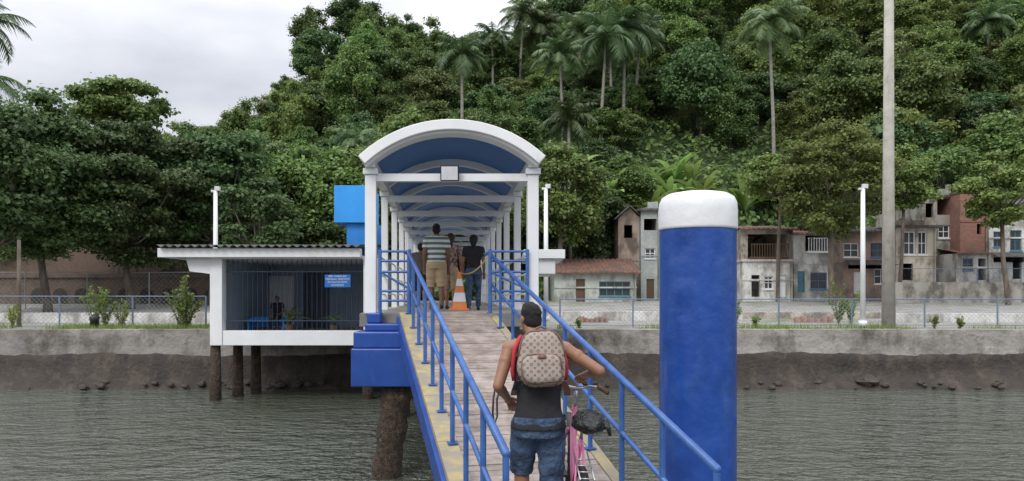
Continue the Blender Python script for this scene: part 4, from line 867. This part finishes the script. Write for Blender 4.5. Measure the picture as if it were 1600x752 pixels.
man,J=person('young man in black tank top and denim shorts pushing a bicycle',(MX,MY,MZ),0.0,
 dict(head=(-.055,.29,1.655),neck=(-.01,.19,1.515),chest=(0.01,.10,1.29),pel=(0,-.03,.90),shL=(-.22,.13,1.43),shR=(.22,.15,1.42),elL=(-.305,.02,1.15),elR=(.475,.06,1.26),wrL=(-.235,.22,1.03),wrR=(.375,.285,1.205),
  hipL=(-.095,0,.88),hipR=(.095,0,.88),knL=(-.125,.13,.51),knR=(.10,.0,.45),anL=(-.12,.13,.125),anR=(.11,-.22,.04),hdR=(-.1,.97,-.15)),
 skinA,blackc,denim,voxel=.0062,curl=.75,hn=((.3,0,-1),(0,0,-1)),headrot=.5,tank=True,shirtz=.84,slim=1.07)
m=MB()
for sd in (-1,1):
    pts=[(sd*.193+.01,.03,1.19),(sd*.207+.01,.03,1.26),(sd*.198+.01,.035,1.35),(sd*.178,.045,1.43),(sd*.142,.09,1.51),(sd*.13,.15,1.52),(sd*.135,.21,1.47)]
    m.tube(pts,[.017]*7,8)
o=m.make('red_trim',redc,None,True); o.parent=man
bpk=E('backpack',(MX+.02,MY-.05,MZ+1.13),'beige monogram patterned backpack worn on the man\'s back','backpack',rot=(-.24,0,0))
def monogram():
    m=bpy.data.materials.new('beige_monogram_canvas'); m.use_nodes=True; nt=m.node_tree; N=nt.nodes; L=nt.links; b=N['Principled BSDF']; b.inputs['Roughness'].default_value=.6
    tc=N.new('ShaderNodeTexCoord'); s=N.new('ShaderNodeSeparateXYZ'); L.new(tc.outputs['Object'],s.inputs[0])
    def mt(op,a,b_=None):
        n=N.new('ShaderNodeMath'); n.operation=op
        for i,q in enumerate((a,b_)):
            if q is None: continue
            if isinstance(q,(int,float)): n.inputs[i].default_value=q
            else: L.new(q,n.inputs[i])
        return n.outputs[0]
    k=27.0
    u=mt('MULTIPLY',mt('ADD',s.outputs[0],s.outputs[2]),k*.7); v=mt('MULTIPLY',mt('SUBTRACT',s.outputs[2],s.outputs[0]),k*.7)
    fu=mt('SUBTRACT',mt('FRACT',mt('ADD',u,50.0)),.5); fv=mt('SUBTRACT',mt('FRACT',mt('ADD',v,50.0)),.5)
    au=mt('ABSOLUTE',fu); av=mt('ABSOLUTE',fv)
    par=mt('GREATER_THAN',mt('FRACT',mt('MULTIPLY',mt('ADD',mt('FLOOR',mt('ADD',u,50.0)),mt('FLOOR',mt('ADD',v,50.0))),.5)),.25)
    r=mt('SQRT',mt('ADD',mt('MULTIPLY',fu,fu),mt('MULTIPLY',fv,fv)))
    ring=mt('MULTIPLY',mt('LESS_THAN',r,.33),mt('GREATER_THAN',mt('ABSOLUTE',mt('SUBTRACT',r,.16)),.045))
    crossp=mt('LESS_THAN',mt('MULTIPLY',au,av),.012); crossp=mt('MULTIPLY',crossp,mt('LESS_THAN',mt('MAXIMUM',au,av),.34))
    fac=mt('ADD',mt('MULTIPLY',par,ring),mt('MULTIPLY',mt('SUBTRACT',1.0,par),crossp)); fac=mt('MULTIPLY',fac,.9)
    mx=N.new('ShaderNodeMix'); mx.data_type='RGBA'; L.new(fac,mx.inputs[0]); mx.inputs[6].default_value=(.31,.255,.215,1); mx.inputs[7].default_value=(.085,.055,.048,1); L.new(mx.outputs[2],b.inputs['Base Color'])
    nb=N.new('ShaderNodeTexNoise'); nb.inputs['Scale'].default_value=9; L.new(tc.outputs['Object'],nb.inputs['Vector']); bp=N.new('ShaderNodeBump'); bp.inputs['Strength'].default_value=.5; bp.inputs['Distance'].default_value=.03; L.new(nb.outputs['Fac'],bp.inputs['Height']); L.new(bp.outputs[0],b.inputs['Normal']); return m
mono=monogram(); trim=M('brown_leather_trim',(.17,.09,.065),rough=.5,scale=8)
def wob(v): 
    x,y,z=v; return (x+.004*math.sin(z*30),y+.005*math.sin(x*25+z*18),z+.004*math.sin(x*28))
m=MB(); m.ell((.0,-.10,.22),(.182,.085,.21),40,28,e=.58); 
m.v=[wob((x*(1-.20*max(0,(z-.20)/.2)),y,z)) for x,y,z in m.v]
o=m.make('bag_body',mono,None,True); o.parent=bpk
m=MB(); m.ell((.0,-.185,.130),(.143,.045,.105),32,20,e=.5); m.v=[wob(v) for v in m.v]; o=m.make('front_pocket',mono,None,True); o.parent=bpk
m=MB()
pts=[(.146*math.copysign(abs(math.cos(a))**.52,math.cos(a)),-.190,.130+.109*math.copysign(abs(math.sin(a))**.52,math.sin(a))) for a in [k*math.pi/24 for k in range(48)]]
m.tube(pts+[pts[0]],.008,5)
pts=[(.168*math.copysign(abs(math.cos(a))**.55,math.cos(a))*(1-.15*math.sin(a)),-.140,.22+.206*math.copysign(abs(math.sin(a))**.55,math.sin(a))) for a in [k*math.pi/24 for k in range(25)]]
m.tube(pts,.009,5); m.obox((0,-.233,.215),(.028,0,0),(0,.003,0),(0,0,.016)); o=m.make('zip_trim',trim,None,True); o.parent=bpk
m=MB(); m.tube([(-.04,-.09,.42),(-.035,-.09,.455),(0,-.09,.467),(.035,-.09,.455),(.04,-.09,.42)],.009,8); o=m.make('top_handle',trim,None,True); o.parent=bpk
for sd in (-1,1):
    m=MB(); pts=[Vector(p) for p in ((sd*.115,-.05,.37),(sd*.13,.04,.40),(sd*.14,.12,.405),(sd*.15,.24,.31),(sd*.17,.255,.13),(sd*.205,.14,-.02),(sd*.20,.02,.0),(sd*.165,-.05,.06))]
    for a,b_ in zip(pts,pts[1:]): m.obox((a+b_)/2,(b_-a)*.53,Vector((.024,0,0)),((b_-a).cross(Vector((1,0,0)))).normalized()*.004)
    o=m.make('shoulder_strap',trim if sd>0 else black); o.parent=bpk
st=E('cord_strap',(MX-.27,MY+.10,MZ+1.1),'black strap dangling from the man\'s hand','strap')
m=MB(); m.tube([(-.03,.22,.0),(-.06,.12,.03),(-.075,.05,-.06),(-.08,.03,-.18),(-.065,.03,-.26),(-.045,.05,-.2),(-.05,.12,-.08),(-.03,.2,-.03)],.008,6); o=m.make('cord',black,None,True); o.parent=st
# ------------------------------------------------------------------ bicycle
BX,BY=.475,5.45; bz=deckz(BX,BY)+.004
bk=E('bicycle',(BX,BY,bz),'pink city bicycle being pushed up the gangway','bicycle',rot=(math.radians(13.3),math.radians(3),math.radians(2)))
def bpart(m,name,mat,p=bk,sm=True): o=m.make(name,mat,None,sm); o.parent=p; return o
RW=.325
for yc in (0.0,1.03):
    hub=MB(); hub.tube([(-.05,yc,RW),(.05,yc,RW)],.02,10)
    for k in range(28):
        a=2*math.pi*k/28; hub.tube([((-1)**k*.03,yc,RW),(0,yc+.275*math.cos(a),RW+.275*math.sin(a))],.0014,3,caps=False)
    w=bpart(hub,'wheel',steel)
    m=MB(); m.torus((0,yc,RW),.30,.024,n=48,m=10); bpart(m,'tyre',rubber,w)
    m=MB(); m.torus((0,yc,RW),.275,.012,n=48,m=8); bpart(m,'rim',steel,w)
    m=MB(); n=20
    for i in range(n):
        a0=math.radians(20+ (150)*i/n); a1=math.radians(20+150*(i+1)/n); r=.345; vs=[]
        for a in (a0,a1):
            for x,dr in ((-.032,-.02),(-.02,0),(.02,0),(.032,-.02)): vs.append((x,yc-(r+dr)*math.cos(a) if yc==0 else yc+(r+dr)*math.cos(a),RW+(r+dr)*math.sin(a)))
        m.add(vs,[(0,1,5,4),(1,2,6,5),(2,3,7,6)])
    bpart(m,'mudguard',black)
m=MB(); hd0,hd1=Vector((0,.80,.66)),Vector((0,.76,.86)); bb=Vector((0,.43,.29)); sp=Vector((0,.27,.80))
m.tube([bb,sp],.017,10); m.tube([hd0,hd1],.021,10); m.tube([hd0+Vector((0,0,.02)),(0,.62,.42),bb],.02,10); m.tube([hd1-Vector((0,0,.04)),(0,.60,.58),(0,.36,.53)],.015,10)
for x in (-.055,.055):
    m.tube([(x*.4,.43,.29),(x,0,RW)],.010,8); m.tube([(x*.3,.28,.74),(x,0,RW)],.010,8); m.tube([(x*.6,.815,.64),(x,1.03,RW)],.012,8)
bpart(m,'frame',pink)
m=MB(); m.tube([(-.07,.43,.29),(.07,.43,.29)],.02,8); m.torus((.045,.43,.29),.09,.006,n=24,m=5); m.tube([(.06,.43,.29),(.07,.48,.13)],.01,6); m.tube([(-.06,.43,.29),(-.07,.38,.45)],.01,6); m.box((.07,.43,.115),(.16,.53,.135)); m.box((-.16,.33,.445),(-.07,.43,.465)); bpart(m,'crankset',black,sm=False)
m=MB(); m.box((.05,-.03,.27),(.062,.5,.36)); bpart(m,'chain_guard',signwhite,sm=False)
m=MB(); m.tube([hd1,(0,.74,1.0)],.014,8); 
hb=[(-.25,.62,1.05),(-.20,.70,1.05),(-.11,.76,1.03),(0,.77,1.01),(.11,.76,1.03),(.18,.70,1.05),(.22,.60,1.05)]
m.tube(hb,.012,10); h=bpart(m,'handlebar',steel)
brg=M('brown_grip_rubber',(.10,.05,.03),rough=.7)
for sd in (-1,1): m=MB(); m.tube([(sd*.17,.715,1.048),(sd*.225,.59,1.05)],.018,10); bpart(m,'grip',brg,h)
for sd in (-1,1): m=MB(); m.tube([(sd*.13,.78,1.03),(sd*.18,.78,1.02),(sd*.21,.74,1.02)],.006,6); bpart(m,'brake_lever',black,h)
m=MB(); m.tube([sp,(0,.235,.93)],.012,8); bpart(m,'seat_post',steel)
m=MB(); m.ell((0,.17,.945),(.085,.09,.03),16,10,e=.8); m.ell((0,.30,.95),(.03,.11,.022),12,8); bpart(m,'saddle',black)
m=MB()
for x in (-.05,.05): m.tube([(x,.25,.70),(x,-.20,.70)],.006,6); m.tube([(x,-.15,.70),(x,0,RW)],.005,6)
for y_ in (-.18,-.08,.02,.12): m.tube([(-.05,y_,.70),(.05,y_,.70)],.005,6)
bpart(m,'rear_rack',steel)
pbg=E('plastic_bag',(BX+.035,BY,bz),'crumpled black plastic bag tied over the saddle','plastic bag',rot=bk.rotation_euler)
m=MB(); m.ell((.0,.19,.965),(.128,.15,.074),36,24); rq=random.Random(3)
def nz(v): 
    x,y,z=v; s=1+.07*math.sin(x*50+y*25)*math.cos(y*40+z*50)+rq.uniform(-.02,.02); return (x*s,.19+(y-.19)*s,.965+(z-.965)*s)
m.v=[nz(v) for v in m.v]; m.tube([(.10,.15,.97),(.135,.12,.95),(.15,.10,.90)],[.045,.02,.01],8)
o=m.make('film',bagm,None,True); o.parent=pbg
# ------------------------------------------------------------------ traffic cone + chain
cd=14.1; tcn=E('traffic_cone',(X(718,cd),cd,fz),'orange and white traffic cone standing on the pier deck','traffic cone')
m=MB(); m.box((-.19,-.19,0),(.19,.19,.04)); o=m.make('base',orange,None,bevel=.01); o.parent=tcn
m=MB(); prof=[(.15,.041,0),(.128,.17,0),(.128,.17,1),(.098,.34,1),(.098,.34,0),(.075,.47,0),(.075,.47,1),(.052,.6,1),(.052,.6,0),(.03,.73,0),(.024,.74,0)]
for r,z,_ in prof:
    for k in range(24): a=2*math.pi*k/24; m.v.append((r*math.cos(a),r*math.sin(a),z))
for j_ in range(len(prof)-1):
    for k in range(24): m.f.append((j_*24+k,j_*24+(k+1)%24,(j_+1)*24+(k+1)%24,(j_+1)*24+k)); m.mi.append(prof[j_+1][2])
o=m.make('cone',[orange,signwhite],None,True); o.parent=tcn
p0=Vector((X(720,cd),cd,fz+.72)); p1=Vector((X(764,12),12.0,fz+.95)); n=36
chn=E('plastic_chain',tuple(p0),'yellow plastic chain strung from cone to railing','chain'); cym=M('chain_yellow',(.5,.38,.06),rough=.5,bump=0)
for i in range(n):
    t=(i+.5)/n; c=p0.lerp(p1,t)+Vector((0,0,-.5*t*(1-t))); m=MB(); m.ell(c,(.014,.006,.009),8,5); m.make('link',cym,chn,True)
# ------------------------------------------------------------------ shift everything so the water is at z=0
for o in bpy.data.objects:
    if o.parent is None: o.location.z+=2.89
# ------------------------------------------------------------------ camera, light, world
cam=bpy.data.cameras.new('camera'); co=bpy.data.objects.new('camera',cam); COL.objects.link(co); co.location=(0,0,2.89); co.rotation_euler=(math.pi/2,0,0)
cam.lens=26; cam.sensor_width=36; cam.shift_y=84/1600; cam.clip_end=2000; cam.clip_start=.05; scene.camera=co
sun=bpy.data.lights.new('sun','SUN'); sun.energy=1.5; sun.angle=math.radians(22); sun.color=(1,.97,.92); so=bpy.data.objects.new('sun',sun); COL.objects.link(so)
el=math.radians(45); az=math.radians(205)
dirv=Vector((math.sin(az)*math.cos(el),math.cos(az)*math.cos(el),math.sin(el))); so.rotation_euler=dirv.to_track_quat('Z','Y').to_euler()
w=bpy.data.worlds.new('World'); scene.world=w; w.use_nodes=True; N=w.node_tree.nodes; L=w.node_tree.links; bg=N['Background']
sky=N.new('ShaderNodeTexSky'); sky.sky_type='NISHITA'; sky.sun_disc=False; sky.sun_elevation=el; sky.sun_rotation=az
sc_=N.new('ShaderNodeMix'); sc_.data_type='RGBA'; sc_.blend_type='MULTIPLY'; sc_.inputs[0].default_value=1; L.new(sky.outputs[0],sc_.inputs[6]); sc_.inputs[7].default_value=(.09,.09,.09,1)
tc=N.new('ShaderNodeTexCoord'); mp=N.new('ShaderNodeMapping'); mp.inputs['Scale'].default_value=(1,1,2.6); L.new(tc.outputs['Generated'],mp.inputs[0]); n=N.new('ShaderNodeTexNoise'); n.inputs['Scale'].default_value=2.4; n.inputs['Detail'].default_value=6; n.inputs['Roughness'].default_value=.5; L.new(mp.outputs[0],n.inputs['Vector'])
r=N.new('ShaderNodeValToRGB'); r.color_ramp.elements[0].position=.36; r.color_ramp.elements[1].position=.62; r.color_ramp.elements[0].color=(.50,.52,.58,1); r.color_ramp.elements[1].color=(.80,.81,.85,1); L.new(n.outputs['Fac'],r.inputs[0])
sx=N.new('ShaderNodeSeparateXYZ'); L.new(tc.outputs['Generated'],sx.inputs[0]); mr=N.new('ShaderNodeMapRange'); mr.inputs[1].default_value=0; mr.inputs[2].default_value=1; mr.inputs[3].default_value=.70; mr.inputs[4].default_value=3.2; L.new(sx.outputs[2],mr.inputs[0])
vm=N.new('ShaderNodeVectorMath'); vm.operation='SCALE'; L.new(r.outputs[0],vm.inputs[0]); L.new(mr.outputs[0],vm.inputs['Scale'])
mx=N.new('ShaderNodeMix'); mx.data_type='RGBA'; mx.inputs[0].default_value=.9; L.new(sc_.outputs[2],mx.inputs[6]); L.new(vm.outputs[0],mx.inputs[7]); L.new(mx.outputs[2],bg.inputs[0]); bg.inputs[1].default_value=1.0
scene.view_settings.view_transform='Standard'; scene.view_settings.look='None'; scene.view_settings.exposure=0
